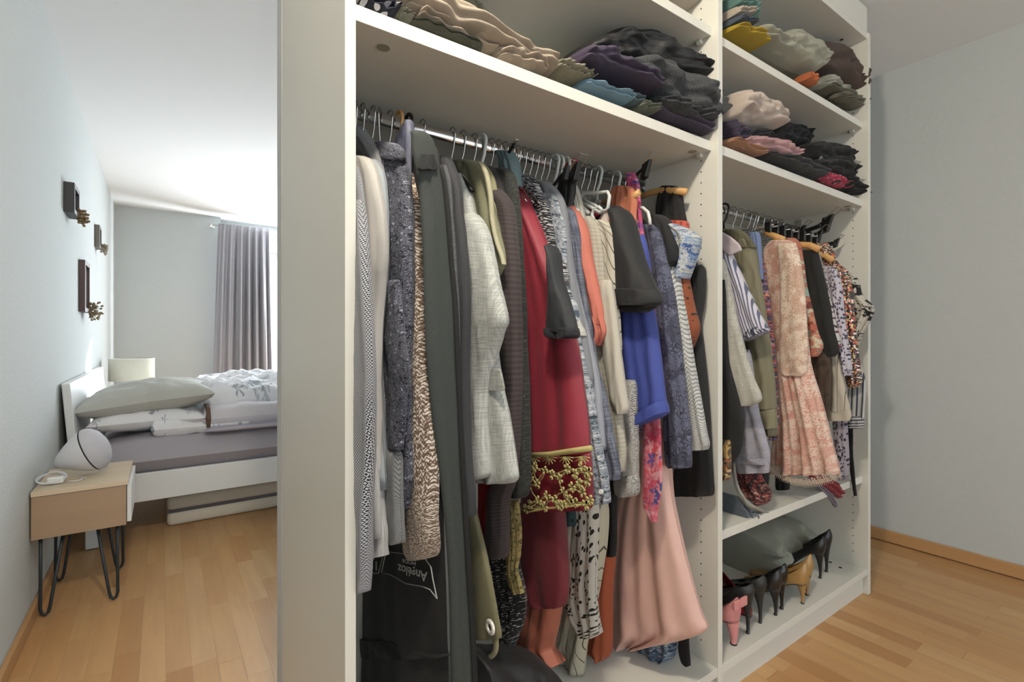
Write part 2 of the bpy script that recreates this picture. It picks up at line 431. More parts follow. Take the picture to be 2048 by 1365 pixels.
# ---------------------------------------------------------------- wardrobe
YW0 = .8193; YW1 = 1.335; YS = .841
wd = empty('wardrobe', (1.3, 1.07, 0), 'large open white wardrobe with two bays of shelves and clothes rails', 'wardrobe')
def wb(name, m, mat=white_board, bevel=.0008, **k): return m.build(name, mat, wd, bevel=bevel, **k)
for x0, x1 in ((.2435, .2615), (1.2946, 1.3164), (2.350, 2.374)): wb('side_panel' if x0 != 1.2946 else 'divider', MB().box(x0, x1, YW0, YW1, 0 if x0 < 2 else .0, 2.292))
for bx0, bx1 in ((.2615, 1.2946), (1.3164, 2.350)):
    wb('bottom_panel', MB().box(bx0, bx1, YW0+.002, YW1, .080, .1055))
    wb('plinth', MB().box(bx0, bx1, .838, .856, 0, .080))
    wb('top_panel', MB().box(bx0, bx1, YW0+.004, YW1, 2.268, 2.292))
    wb('back_panel', MB().box(bx0, bx1, YW1, YW1+.006, .02, 2.292), bevel=0)
wb('cornice', MB().box(.2435, 2.352, .824, .842, 2.293, 2.395))
wb('lit_groove_strip', MB().box(.2615, 1.292, .8215, .8365, .058, .066), solid('lit_groove_white', '#e9e6dc', .3))  # pale bar: the lit groove along the left plinth, put in as colour
SH = []
for i, (z0, z1) in enumerate(((1.588, 1.6155), (1.9205, 1.947))): SH.append(wb('shelf', MB().box(.2615, 1.2946, YS, YW1, z0, z1), bevel=.001))
for i, (z0, z1) in enumerate(((.452, .479), (1.588, 1.6155), (1.9108, 1.9365))): SH.append(wb('shelf', MB().box(1.3164, 2.350, YS, YW1, z0, z1), bevel=.001))
h = MB()
for xp, sgn in ((1.2946, -1), (2.350, -1), (.2615, 1), (1.3164, 1)):
    for k in range(66):
        z = .16+k*.032
        for y in (.874, 1.27):
            h.tube([(xp+sgn*.0002, y, z), (xp-sgn*.004, y, z)], .0024, 6)
ho = h.build('peg_holes', dark_hole, wd); ho['kind'] = 'stuff'
for xp in (1.2946-.006, 2.344):
    for z in (1.588, 1.92) if xp < 2 else (1.588, 1.911):
        wb('shelf_pin', MB().box(xp-.008, xp+.006, .868, .882, z-.011, z), white_board)
for (x, y) in ((.335, .89), (1.255, .875), (2.30, .875)):
    wb('cam_cover', MB().lathe([(0, 0), (.012, 0), (.012, .0015), (0, .0015)], (x, y, 1.5864), 16), solid('cam_cover_grey', '#8b8876', .6), bevel=0)
for (x, y, z) in ((2.27, .89, .1057), (2.29, .935, .1057), (2.27, .885, 2.2662), (2.285, .94, 2.2662)):
    wb('cam_cover', MB().lathe([(0, 0), (.006, 0), (.006, .0012), (0, .0012)], (x, y, z), 12), dark_hole, bevel=0)
RY = 1.09; RZ = 1.544; RZ2 = 1.535
for x0, x1, z in ((.2615, 1.2946, RZ), (1.3164, 2.350, RZ2)):
    r = wb('clothes_rail', MB().tube([(x0, RY, z), (x1, RY, z)], .015, 16, True, .009), chrome, 0, smooth=True)
    for xx in (x0+.003, x1-.003): 
        wb('rail_bracket', MB().box(xx-.003, xx+.003, RY-.014, RY+.014, z-.02, z+.044), chrome)

# ---------------------------------------------------------------- bedroom furniture
def rnd_box(mb, x0, x1, y0, y1, z0, z1): return mb.box(x0, x1, y0, y1, z0, z1)
# nightstand
ns = empty('nightstand', (-.255, 2.70, 0), 'oak bedside table with white drawer front on black hairpin legs', 'bedside table')
c = MB(); c.box(-.395, -.118, 2.505, 2.523, .302, .462); c.box(-.395, -.118, 2.872, 2.89, .302, .462); c.box(-.395, -.118, 2.523, 2.872, .302, .318)
c.build('carcass', oak_side, ns, bevel=.001)
MB().box(-.395, -.112, 2.5, 2.893, .462, .480).build('table_top', oak_top, ns, bevel=.001)
dr = MB().box(-.116, -.102, 2.512, 2.883, .312, .458).build('drawer', white_paint, ns, bevel=.001)
blk = solid('hairpin_iron', '#2a3236', .5, .3)
for lx, ly, sx, sy in ((-.385, 2.535, 1, 1), (-.135, 2.535, -1, 1), (-.385, 2.86, 1, -1), (-.135, 2.86, -1, -1)):
    pts = [(lx, ly, .302)]
    bx, by = lx, ly
    m = MB(); P = []
    a = Vector((lx+.012*sx, ly, .300)); b = Vector((lx+.075*sx, ly+.012*sy, .300)); bot = Vector((lx+.012*sx, ly, .008))
    P = [a, a.lerp(bot, .5), Vector((bot.x-.001*sx, bot.y, .03)), Vector((bot.x+.004*sx, bot.y, .012)), Vector((bot.x+.012*sx, bot.y+.001*sy, .006)), Vector((bot.x+.021*sx, bot.y+.002*sy, .014)), Vector((bot.x+.026*sx, bot.y+.003*sy, .035)), b]
    m.tube(P, .0055, 8)
    m.box(min(lx, lx+.09*sx), max(lx, lx+.09*sx), min(ly-.01, ly+.02*sy), max(ly-.01, ly+.02*sy), .298, .302)
    m.build('leg', blk, ns, smooth=True)
# cone speaker
cone = empty('cone_speaker', (-.25, 2.68, .481), 'white rounded cone speaker with a dark seam on the bedside table', 'speaker')
ax = Vector((.93, -.12, .40)).normalized(); c0 = Vector((-.262, 2.69, .575))
prof = [(0.0, -.105), (.012, -.102), (.03, -.085), (.055, -.05), (.078, -.012), (.090, .018)]
MB().lathe(prof, c0, 32, ax).build('cone_shell', solid('matt_white_plastic', '#d9dade', .5), cone, smooth=True)
MB().lathe([(.090, .0185), (.0885, .0185), (.0885, .0225), (.090, .0225)], c0, 32, ax).build('seam', black_plastic, cone)
MB().lathe([(.0905, .023), (.090, .034), (.083, .050), (.066, .066), (.04, .077), (.0, .081)], c0, 32, ax).build('dome_cover', fab('#d6d6dc', 'heather', '#c2c2ca', th=.5), cone, smooth=True)
# charger
ch = empty('charger', (-.345, 2.60, .481), 'white plug charger with coiled clear cable on the bedside table', 'charger')
MB().box(-.365, -.315, 2.585, 2.615, .482, .508).box(-.33, -.312, 2.59, 2.61, .486, .504).build('plug_body', white_paint, ch, bevel=.005)
cb = []
for i in range(60):
    a = i/60*6.28*3.2; r = .03+.012*math.sin(i*.7)
    cb.append((-.352+r*1.1*math.cos(a), 2.60+r*math.sin(a)*.7, .50+.018*math.sin(a*.7+i*.1)+.006))
MB().tube(cb, .0016, 6).build('cable', solid('clear_cable', '#c9ccd0', .3), ch, smooth=True)
MB().tube([(-.31, 2.60, .4835), (-.28, 2.59, .4835), (-.262, 2.60, .4835), (-.27, 2.62, .4835), (-.25, 2.625, .4835)], .002, 6).build('cable_end', white_paint, ch, smooth=True)
# bed
bed = empty('bed', (.6, 4.0, 0), 'white wooden bed frame with slanted headboard against the wall', 'bed')
BY0 = 3.15; BY1 = 4.83; BX1 = 1.85
MB().box(-.30, BX1, BY0, BY0+.03, .212, .355).build('side_rail', white_paint, bed, bevel=.003)
MB().box(-.30, BX1, BY1-.03, BY1, .212, .355).build('side_rail', white_paint, bed, bevel=.003)
MB().box(BX1-.03, BX1, BY0, BY1, .212, .355).build('foot_rail', white_paint, bed, bevel=.003)
MB().box(-.30, BX1-.03, BY0+.03, BY1-.03, .235, .262).build('slat_base', white_paint, bed)
hb = MB(); y0, y1 = BY0-.005, BY1
hb.add([(-.392, y0, .83), (-.360, y0, .83), (-.315, y0, .26), (-.347, y0, .26), (-.392, y1, .83), (-.360, y1, .83), (-.315, y1, .26), (-.347, y1, .26)],
       [(0, 3, 2, 1), (4, 5, 6, 7), (0, 1, 5, 4), (1, 2, 6, 5), (2, 3, 7, 6), (3, 0, 4, 7)])
hb.build('headboard', white_paint, bed, bevel=.004)
for x, y in ((-.31, BY0+.05), (-.31, BY1-.1), (BX1-.07, BY0+.03), (BX1-.07, BY1-.1)):
    l = MB().box(x, x+.05, y, y+.05, .004, .235).build('leg', white_paint, bed, bevel=.002)
    MB().box(x+.004, x+.046, y+.004, y+.046, 0, .004).build('foot_pad', black_plastic, l)
def soft(name, x0, x1, y0, y1, z0, z1, mat, label, cat, r=.05, wr=.006, ws=5, nx=40, ny=40, parent=None, puff=0, taper=0, rot=None, group=None, tilt=0, dz=None):
    """rounded soft slab with wrinkles"""
    SEED[0] += 1; so = Vector((SEED[0]*7.3, 3.1, 1.7)); m = MB(); vs = []; uv = []; fs = []
    N1 = nx+1
    for side in (1, -1):
        for j in range(ny+1):
            for i in range(nx+1):
                s = i/nx*2-1; t = j/ny*2-1
                ex = max(0, 1-abs(s)**(2.2 if puff else 10))**.5; ey = max(0, 1-abs(t)**(2.2 if puff else 10))**.5
                hgt = (ex*ey)**(.8 if puff else .6)
                px_ = s*(1-taper*(1-abs(t))*.0-taper*.18*(1-(abs(t)))**1); py_ = t*(1-taper*.18*(1-abs(s)))
                X = (x0+x1)/2+px_*(x1-x0)/2; Y = (y0+y1)/2+py_*(y1-y0)/2
                zc = (z0+z1)/2; Z = zc+side*hgt*(z1-z0)/2
                q = Vector((X*ws, Y*ws, Z*ws*.5))+so
                w = wr*((1-2.4*abs(noise.noise(q)))+.6*(1-2*abs(noise.noise(q*2.3))))*(hgt if side > 0 else hgt*.3)
                Z += side*w
                if dz: Z += dz(X, Y)
                vs.append(Vector((X, Y, Z))); uv.append((X, Y))
    n = N1*(ny+1)
    for j in range(ny):
        for i in range(nx):
            a = j*N1+i
            fs.append((a, a+1, a+N1+1, a+N1)); fs.append((n+a, n+a+N1, n+a+N1+1, n+a+1))
    if rot:
        c = Vector(((x0+x1)/2, (y0+y1)/2, (z0+z1)/2)); R = Matrix.Rotation(rot[0], 3, rot[1])
        vs = [c+R@(v-c) for v in vs]
    m.add(vs, fs, uv)
    o = m.build(name, mat, parent, smooth=True)
    return tag(o, label, cat, group)
sheet = fab('#b4afb6', 'plain', rough=.9)
soft('mattress', -.30, BX1-.04, BY0+.0, BY1-.02, .30, .531, sheet, 'mattress in a grey fitted sheet on the white bed', 'mattress', wr=.006, ws=4, nx=60, ny=30)
pil = fab('#c6c7bf', 'plain'); pw = fab('#f4f5f8', 'floral', cols=['#f6f6fa', '#f6f6fa', '#f6f6fa', '#f6f6fa', '#aab2ba', '#f6f6fa', '#c9cdd2'], s=.16)
soft('pillow', -.31, .20, 3.20, 3.82, .535, .675, pw, 'white pillow with a grey leaf print lying flat under the grey pillow', 'pillow', puff=1, taper=1, wr=.016, ws=7)
soft('pillow', -.365, .245, 3.20, 3.86, .615, .80, pil, 'plain grey pillow on top by the headboard', 'pillow', puff=1, taper=1, wr=.010, ws=6, rot=(-.10, 'Y'))
soft('pillow', -.30, .18, 4.0, 4.72, .535, .70, pw, 'white pillow with a grey leaf print on the far side of the bed', 'pillow', puff=1, taper=1, wr=.014, ws=7)
soft('duvet', .12, 1.72, 3.42, 4.80, .545, .72, pw, 'rumpled white duvet with grey leaf print across the bed', 'duvet', puff=0, wr=.045, ws=4.5, nx=90, ny=80, dz=lambda X, Y: .03*math.sin(X*7+Y*5)-.02)
soft('duvet_corner', -.05, .42, 3.22, 3.62, .52, .60, pw, 'bunched corner of white bedding beside the pillows', 'bedding', wr=.022, ws=9)
tw = empty('bath_towel', (.7, 3.4, .53), 'folded white towel with a brown stripe lying on the bed edge', 'towel')
soft('towel_body', .17, 1.25, 3.215, 3.60, .535, .655, fab('#e4e0e6', 'heather', '#d2d0d6', th=.5), None, None, wr=.012, ws=6, parent=tw)
soft('towel_stripe', .195, .222, 3.208, 3.59, .54, .657, fab('#6e5549', 'plain'), None, None, wr=.010, ws=6, nx=6, parent=tw)
soft('towel_hem', .19, 1.3, 3.155, 3.32, .528, .548, fab('#bdb7c1', 'heather', '#a9a4ae', th=.5), None, None, wr=.004, ws=7, parent=tw)
for w in [tw]: pass
# spare mattress
sm = empty('spare_mattress', (.9, 3.8, 0), 'spare cream mattress stored under the bed on the floor', 'mattress')
cream = fab('#ece6d6', 'plain')
MB().box(.02, 1.8, 3.335, 4.6, .086, .165).build('mattress_top', cream, sm, bevel=.022, smooth=True)
MB().box(.02, 1.8, 3.335, 4.6, .0, .078).build('mattress_base', cream, sm, bevel=.022, smooth=True)
m = MB(); pts = []
m.box(.03, 1.79, 3.342, 4.59, .072, .091); m.build('piping', fab('#77757a', 'plain'), sm)
# far nightstand and lamp
fn = empty('nightstand', (-.24, 5.13, 0), 'second bedside table half hidden behind the bed pillows', 'bedside table')
MB().box(-.395, -.10, 4.92, 5.32, .302, .48).build('carcass', oak_side, fn, bevel=.002)
for x in (-.385, -.115):
    for y in (4.94, 5.30): MB().tube([(x, y, .302), (x, y, 0)], .006, 6).build('leg', blk, fn)
lp = empty('table_lamp', (-.203, 5.10, .481), 'table lamp with cream drum shade behind the bed', 'lamp')
MB().lathe([(.05, 0), (.052, .006), (.02, .015), (.012, .04), (.035, .08), (.05, .12), (.04, .16), (.015, .19), (.008, .21), (.008, .26)], (-.203, 5.10, .481), 24).build('lamp_base', solid('brass', '#c9a45a', .35, .7), lp, smooth=True)
sh = solid('shade_linen', '#dcd9c8', .9, bs=30); 
so_ = MB().lathe([(.152, .0), (.152, .176), (.149, .176), (.149, 0), (.152, 0)], (-.203, 5.10, .70), 40).build('lamp_shade', sh, lp, smooth=True)
MB().lathe([(.1525, .172), (.1535, .178), (.1485, .178)], (-.203, 5.10, .70), 40).build('shade_trim', solid('shade_trim_white', '#ecebe4', .6), lp)
MB().lathe([(0, .03), (.02, .05), (.028, .08), (.02, .105), (.01, .12), (0, .12)], (-.203, 5.10, .66), 16).build('bulb', solid('bulb_glass', '#eeeeea', .2), lp, smooth=True)
# curtain rod + curtain
cr = empty('curtain_rod', (1.2, 6.36, 2.27), 'pale curtain rod with ball finial above the window', 'curtain rod')
MB().tube([(.44, 6.37, 2.285), (2.4, 6.37, 2.285)], .011, 12).build('rod', grey_plastic, cr, smooth=True)
MB().lathe([(0, -.022), (.015, -.018), (.022, 0), (.015, .018), (0, .022)], (.43, 6.37, 2.285), 16).build('finial', grey_plastic, cr, smooth=True)
MB().box(.455, .475, 6.37, 6.50, 2.275, 2.295).lathe([(0, -.004), (.025, -.004), (.025, .004), (0, .004)], (.465, 6.497, 2.285), 16, (0, 1, 0)).build('bracket', grey_plastic, cr)
m = MB(); NU = 160; NV = 40; vs = []; fs = []; uv = []
for j in range(NV+1):
    v = j/NV; z = 2.31-v*2.27
    xl = .505-.06*v**.8; xr = 1.015+.045*v**1.2
    for i in range(NU+1):
        s = i/NU; X = xl+(xr-xl)*s
        amp = .022+.03*min(1, v*3)
        fo = amp*(math.sin(s*6.28*6.5+.6*math.sin(s*9))*(.35+.65*min(1, max(0, (s-.22)*5))) + .35*math.sin(s*6.28*15+v*2)*(1-v*.7))
        if v < .03: fo *= .6
        vs.append(Vector((X, 6.355-abs(fo)*.2+fo, z))); uv.append((s*1.4, z))
for j in range(NV):
    for i in range(NU):
        a = j*(NU+1)+i; fs.append((a, a+1, a+NU+2, a+NU+1))
m.add(vs, fs, uv)
cu = m.build('curtain', fab('#b9b8be', 'plain', rough=.95), smooth=True)
sol = cu.modifiers.new('thick', 'SOLIDIFY'); sol.thickness = .004
tag(cu, 'grey full length curtain hanging at the bedroom window', 'curtain')
# wall frames with dried flowers
def frame(label, x1, ya, yb, za, zb, bw, mat, matin, dep, flower, picture=None):
    g = empty('picture_frame', (XW, (ya+yb)/2, za), label, 'picture frame', 'frames on the bedroom wall')
    for a in ((ya, ya+bw, za, zb), (yb-bw, yb, za, zb), (ya+bw, yb-bw, za, za+bw), (ya+bw, yb-bw, zb-bw, zb)):
        MB().box(XW+.001, XW+dep, a[0], a[1], a[2], a[3]).build('frame_bar', mat, g, bevel=.0015)
    if picture: MB().box(XW+.001, XW+.006, ya+bw, yb-bw, za+bw, zb-bw).build('backing', picture, g)
    if matin: 
        k = bw*1.6; 
        for a in ((ya+bw, ya+k, za+bw, zb-bw), (yb-k, yb-bw, za+bw, zb-bw)): MB().box(XW+.006, XW+dep*.6, *a).build('inner_edge', matin, g)
    R = random.Random(int(za*100)); fl = empty('dried_flowers', (XW+dep, yb-.02, za), flower[0], 'dried flowers', 'dried flower sprigs on the frames')
    m1 = MB(); m2 = MB(); fy = flower[1]; r = flower[2]
    for k in range(60):
        d = Vector((R.uniform(.1, 1), R.uniform(-1, 1), R.uniform(-.9, 1))).normalized(); L = r*R.uniform(.25, 1)*.9
        p0 = Vector((XW+dep*.8, fy, za+.012)); p1 = p0+d*L*.6+Vector((0, 0, R.uniform(-.01, .01))); p2 = p0+d*L
        m1.tube([p0, p1, p2], .0011, 4)
        m2.lathe([(0, -.008), (.005, -.003), (.008, .005), (0, .012)], p2, 5, d)
    m1.build('stems', fab('#8c7a4e', 'plain'), fl); m2.build('flower_heads', fab(flower[3], 'plain'), fl)
    return g
fr_blk = solid('frame_black', '#26262b', .5); fr_sil = solid('frame_edge_silver', '#8f9298', .3, .6); fr_brn = solid('frame_brown', '#4a3230', .45); fr_tau = solid('frame_taupe', '#6d6860', .5)
frame('deep black box frame, uppermost of the three on the bedroom wall', 0, 3.28, 3.47, 1.672, 1.822, .022, fr_blk, fr_sil, .042, ('beige dried flower sprig on the corner of the black box frame', 3.45, .055, '#97805f'))
frame('small taupe frame beside the far corner, between the other two', 0, 4.64, 4.79, 1.70, 1.862, .022, fr_tau, fr_sil, .03, ('pale dried flower sprig on the small taupe frame', 4.78, .055, '#b5aa96'))
pic = fab('#8f8a6c', 'floral', cols=['#b8b39a', '#55503a', '#8c885f', '#d0ccb8'], s=.8)
frame('dark brown frame with botanical picture, lowest of the three', 0, 3.82, 4.06, 1.20, 1.505, .026, fr_brn, fr_sil, .03, ('cream dried flower bunch on the dark brown frame', 4.05, .085, '#a39170'), pic)
# ---------------------------------------------------------------- hangers
def hanger_parts(root, X, kind, z=RZ, yaw=0.0, half=.10, drop=.0):
    ry = RY; c = math.cos(yaw); s_ = math.sin(yaw)
    def P(y, zz, dx=0): return Vector((X+s_*(y)+dx, ry+c*(y), zz))
    hm = {'wire': wire, 'wood': wire, 'black': wire, 'white': grey_plastic, 'pink': None, 'beechhook': beech, 'blackhook': black_plastic, 'clip': wire}[kind] or solid('pink_plastic', '#c03a5a', .35)
    rad = .0017 if kind in ('wire', 'wood', 'black', 'clip') else .0042
    R = .0185 if rad < .003 else .021
    hook = []
    for k in range(15):
        a = math.radians(-25+k*(235/14))
        hook.append(P(R*math.cos(a), z+.006+R*math.sin(a)))
    hook.append(P(-R*.55, z-.028)); hook.append(P(0, z-.046)); hook.append(P(0, z-.075-drop))
    MB().tube(hook, rad, 8).build('hook', hm, root, smooth=True)
    zb = z-.075-drop
    am = {'wire': wire, 'wood': beech, 'black': black_plastic, 'white': grey_plastic, 'pink': hm, 'beechhook': beech, 'blackhook': black_plastic, 'clip': wire}[kind]
    if kind == 'clip':
        MB().tube([P(-.16, zb), P(.16, zb)], .003, 8).build('bar', wire, root, smooth=True)
        for y in (-.14, .14):
            MB().box(X-.006, X+.006, ry+y-.012, ry+y+.012, zb-.03, zb+.014).build('clip', black_plastic, root, bevel=.003)
    else:
        w = {'wire': .0022, 'black': .006}.get(kind, .008); pts = []
        for k in range(-8, 9):
            t = k/8; pts.append(P(t*half, zb-.006-.075*abs(t)**1.3+.0, 0))
        rr_ = [w*(1.0-.25*abs(k/8)) for k in range(-8, 9)]
        MB().tube(pts, rr_, 8, True, w*(.6 if kind == 'wood' else 1)).build('arms', am, root, smooth=True)
def hanger(X, kind, label, z=RZ, **k):
    r = empty('clothes_hanger', (X, RY, z-.15), label, 'hanger', 'hangers on the left rail' if z == RZ else 'hangers on the right rail')
    hanger_parts(r, X, kind, z, **k); return r
# ---------------------------------------------------------------- garments in the left bay
def garment(name, label, cat, X, parts, group='clothes on the left rail'):
    """parts: (part_name, rungs, material, dict(opts))"""
    first = parts[0]
    p0 = at(first[1][-1][1], first[1][-1][0] if len(first[1][-1]) == 3 else 1100, 'X', X) if len(first[1][-1]) == 3 else at(first[1][-1][0], first[1][-1][1], 'X', X)
    if len(parts) == 1:
        pn, rungs, mat, o = parts[0]; o = dict(o); pl = o.pop('plane', 'X'); v = o.pop('val', X)
        ob = lad(pl, v, rungs, **o).build(name, mat, smooth=True); tag(ob, label, cat, group); return ob
    root = empty(name, (X, RY, p0.z), label, cat, group)
    for pn, rungs, mat, o in parts:
        o = dict(o); pl = o.pop('plane', 'X'); v = o.pop('val', X); lb = o.pop('label', None)
        ob = lad(pl, v, rungs, **o).build(pn, mat, root, smooth=True)
        if lb: ob['label'] = lb
    return root
GEO = fab('#24242c', 'geo', '#c9ccd2', s=1.9)
G = garment
# far-left shirts
G('shirt', 'black and white small geometric print shirt, first garment on the left rail', 'shirt', .285, [
  ('body', [(330,690,714),(380,690,722),(450,690,730),(600,690,737),(800,690,739),(1000,690,741),(1120,690,742)], GEO, dict(T=.02, nf=1.5)),
  ('sleeve', [(400,700,722),(480,702,731),(600,703,740),(720,706,745),(820,708,745),(1000,711,738),(1120,709,735),(1185,710,731)], GEO, dict(T=.026, nf=1, wr=.003, val=.272))])
G('shirt', 'white smooth shirt with a beige tint between the geometric shirt and the dotted shirt', 'shirt', .325, [
  ('body', [(312,712,728),(322,712,742),(350,714,752),(400,716,762),(460,722,768),(520,728,768),(570,733,763),(640,737,757),(760,738,752),(900,738,750),(1000,738,752)], fab('#c9c6c0', 'plain', rough=.6), dict(T=.03, nf=1.6, fa=.009)),
  ('sleeve', [(900,735,760),(1000,735,762),(1060,738,770),(1095,742,771),(1112,750,771)], fab('#bdbdbb', 'plain', rough=.6), dict(T=.03, nf=1, val=.335)),
  ('cuff', [(900,734,748),(1000,733,756),(1060,733,758),(1078,735,756)], fab('#bdbdbb', 'plain', rough=.6), dict(T=.02, nf=1, val=.320))])
G('shirt', 'pale blue grey shirt behind the white shirt', 'shirt', .345, [
  ('body', [(318,730,750),(345,738,764),(400,745,772),(470,750,775),(540,750,772),(640,748,764),(760,745,760),(980,745,775)], fab('#a3abb0', 'plain', rough=.7), dict(T=.025, nf=2.5, fa=.006))])
G('sweater', 'grey heather sweater with its shoulder above the white shirt', 'sweater', .362, [
  ('body', [(250,712,716),(262,712,728),(285,714,748),(300,718,762),(330,730,770),(370,745,774),(420,752,777),(520,758,775),(800,760,775),(1000,765,790)], fab('#86888b', 'heather', '#a3a5a9'), dict(T=.03, nf=1.4)),
  ('sleeve', [(900,765,800),(1000,768,802),(1040,772,804),(1080,778,805),(1087,785,803)], fab('#8d8f8f', 'knit', '#4f5152', s=1.7), dict(T=.03, nf=.8))])
RING = fab('#1d1e2c', 'ring', '#a4a8b8', s=1.25)
G('shirt', 'navy shirt printed with small white rings and fine lines', 'shirt', .385, [
  ('body', [(290,755,792),(305,750,803),(318,752,806),(345,758,812),(400,764,819),(460,768,822),(520,764,823),(600,758,823),(660,750,822),(730,744,820),(820,742,822),(900,741,824),(960,741,824),(1012,742,818),(1022,742,806)], RING, dict(T=.04, nf=1.8, fa=.010, wr=.005)),
  ('collar', [(286,757,790),(296,755,801),(312,756,806),(322,766,804)], RING, dict(T=.035, nf=.5, val=.378)),
  ('sleeve', [(560,772,800),(640,764,806),(700,757,812),(735,760,816),(820,772,812),(900,776,806)], RING, dict(T=.02, nf=.8, val=.364))])
G('scarf', 'lilac grey silk scarf hung over a slanting hanger hook on the left rail', 'scarf', .402, [
  ('body', [(240,818,823),(265,806,824),(290,795,823),(330,788,822),(420,790,822),(500,800,822)], fab('#6f7286', 'plain', rough=.5), dict(T=.02, nf=2, fa=.006))])
KN = fab('#b9b3a6', 'knit', '#3a3330', s=1.15, cols=['#f2ecdf', '#c9bfb0', '#6b5546', '#e6dfd2'])
G('cardigan', 'chunky brown and cream marled knit cardigan', 'cardigan', .425, [
  ('body', [(318,800,812),(345,802,824),(400,806,836),(460,806,843),(540,806,847),(700,806,850),(850,806,855),(1000,806,858)], fab('#8f8a80', 'knit', '#26221f', s=1.2, cols=['#a39d92', '#6a5f56', '#453833', '#8f8a80']), dict(T=.04, nf=1.4)),
  ('sleeve', [(335,806,818),(400,810,834),(480,814,844),(560,818,846),(640,818,850),(720,818,853),(800,818,858),(900,820,863),(1000,821,867),(1050,821,869),(1090,816,871),(1108,824,867),(1116,832,862)], KN, dict(T=.045, nf=.9, fa=.004, val=.413)),
  ('far_sleeve', [(950,800,824),(1020,804,824),(1060,806,824),(1080,808,822)], fab('#5c4c42', 'knit', '#1d1815', s=1.2, cols=['#7d6f64', '#4c3a31', '#2f2520']), dict(T=.03, val=.44))])
# garment bag
BG = fab('#101112', 'plain', rough=.8, bump=.5); BG2 = fab('#39413d', 'heather', '#2b312e', s=1.2, rough=.75)
bag = G('garment_bag', 'long black zipped garment bag with white printed lettering, hanging to the wardrobe floor', 'garment bag', .440, [
  ('body', [(272,824,846),(300,818,868),(350,812,872),(450,808,874),(600,800,876),(800,770,880),(1000,738,884),(1100,728,888),(1200,727,892),(1290,726,894),(1340,725,896),(1480,724,900)], BG, dict(T=.042, nf=2.2, fa=.006, wr=.004, ws=5)),
  ('gusset', [(262,820,846),(275,822,862),(300,823,873),(340,832,880),(380,838,888),(440,842,895),(520,846,900),(600,848,908),(700,852,912),(800,861,916),(900,872,921),(1000,884,926),(1100,893,932),(1200,898,938),(1300,900,944),(1480,904,952)], BG2, dict(plane='Y', val=.852, T=.012, nf=.7, fa=.003, wr=.003, ws=6, label='dark green grey front panel')),
  ('piping', [(330,878,886),(400,888,897),(520,898,906),(600,905,913),(700,910,918),(800,914,922),(1000,924,933),(1200,936,945),(1300,942,951),(1480,948,960)], BG, dict(plane='Y', val=.845, T=.010, nf=1, nu=6, wr=.002)),
  ('shoulder_panel', [(308,842,868),(320,838,872),(334,834,876),(340,836,874)], fab('#26282a', 'rib', '#0d0e0e', s=2), dict(plane='Y', val=.838, T=.008, nf=1, wr=.001)),
  ('hem_band', [(1275,728,790),(1284,727,830),(1300,727,872),(1312,727,900)], fab('#0a0a0b', 'heather', '#17181a', th=.55), dict(T=.048, nf=2.2, fa=.004, wr=.002, val=.438)),
])
# printed lettering on the bag
lm = solid('white_print', '#b9bab6', .8); line_m = solid('line_print', '#8f918c', .8)
XB = .4115
def text(body, a, b, up, shear=0, mat=None, X=XB):
    """lettering laid on the bag face between two points; up = image step to the top of a capital"""
    cu = bpy.data.curves.new('lettering', 'FONT'); cu.body = body; cu.size = 1; cu.shear = shear; cu.extrude = .0; cu.offset = .012
    o = bpy.data.objects.new('lettering', cu); COL.objects.link(o)
    dg = bpy.context.evaluated_depsgraph_get(); me = bpy.data.meshes.new_from_object(o.evaluated_get(dg)); bpy.data.objects.remove(o)
    w = max(v.co.x for v in me.vertices); A = at(a[0], a[1], 'X', X); B = at(b[0], b[1], 'X', X); Uv = (at(a[0]+up[0], a[1]+up[1], 'X', X)-A)/.70
    for v in me.vertices:
        p = A+(B-A)*(v.co.x/w)+Uv*v.co.y; v.co = p-bag.location
    me.materials.clear(); me.materials.append(mat or lm)
    n = bpy.data.objects.new('lettering', me); COL.objects.link(n); n.parent = bag
    return n
text('Ang\u00e9loz', (854, 1146), (794, 1128), (3, 21), .25)
text('MODE', (832, 1124), (804, 1118), (0, 8))
text('19', (758, 1125), (737, 1122), (0, 18))
def pline(P, r=.0012):
    MB().tube([at(a, b, 'X', XB) for a, b in P], r, 4).build('printed_outline', line_m, bag)
pline([(772,1104),(800,1107),(850,1118),(862,1135),(866,1160),(874,1198),(860,1180),(845,1174),(812,1168),(795,1158),(780,1150),(763,1146),(772,1104)])
pline([(712,1098),(768,1104),(757,1147),(712,1148)])
for y in (1107, 1120):
    for x in range(726, 750, 6): pline([(x, y), (x+4, y)], .001)
G('suit_jacket', 'smooth charcoal suit jacket directly behind the garment bag', 'jacket', .505, [
  ('body', [(312,885,895),(330,880,905),(380,885,919),(440,890,925),(500,895,931),(600,900,936),(700,905,935),(800,910,934),(900,915,938),(980,918,944),(1026,920,944),(1034,930,942)], fab('#34363a', 'plain', rough=.8), dict(T=.03, nf=1.3)),
  ('lapel', [(330,880,893),(360,885,900),(420,893,905),(500,900,912),(600,905,917),(700,909,918),(780,912,918)], fab('#4a4d50', 'heather', '#5e6265'), dict(T=.012, val=.49, nf=.5))])
LG = fab('#a3a8a4', 'linen', '#cbcec9', s=1.0)
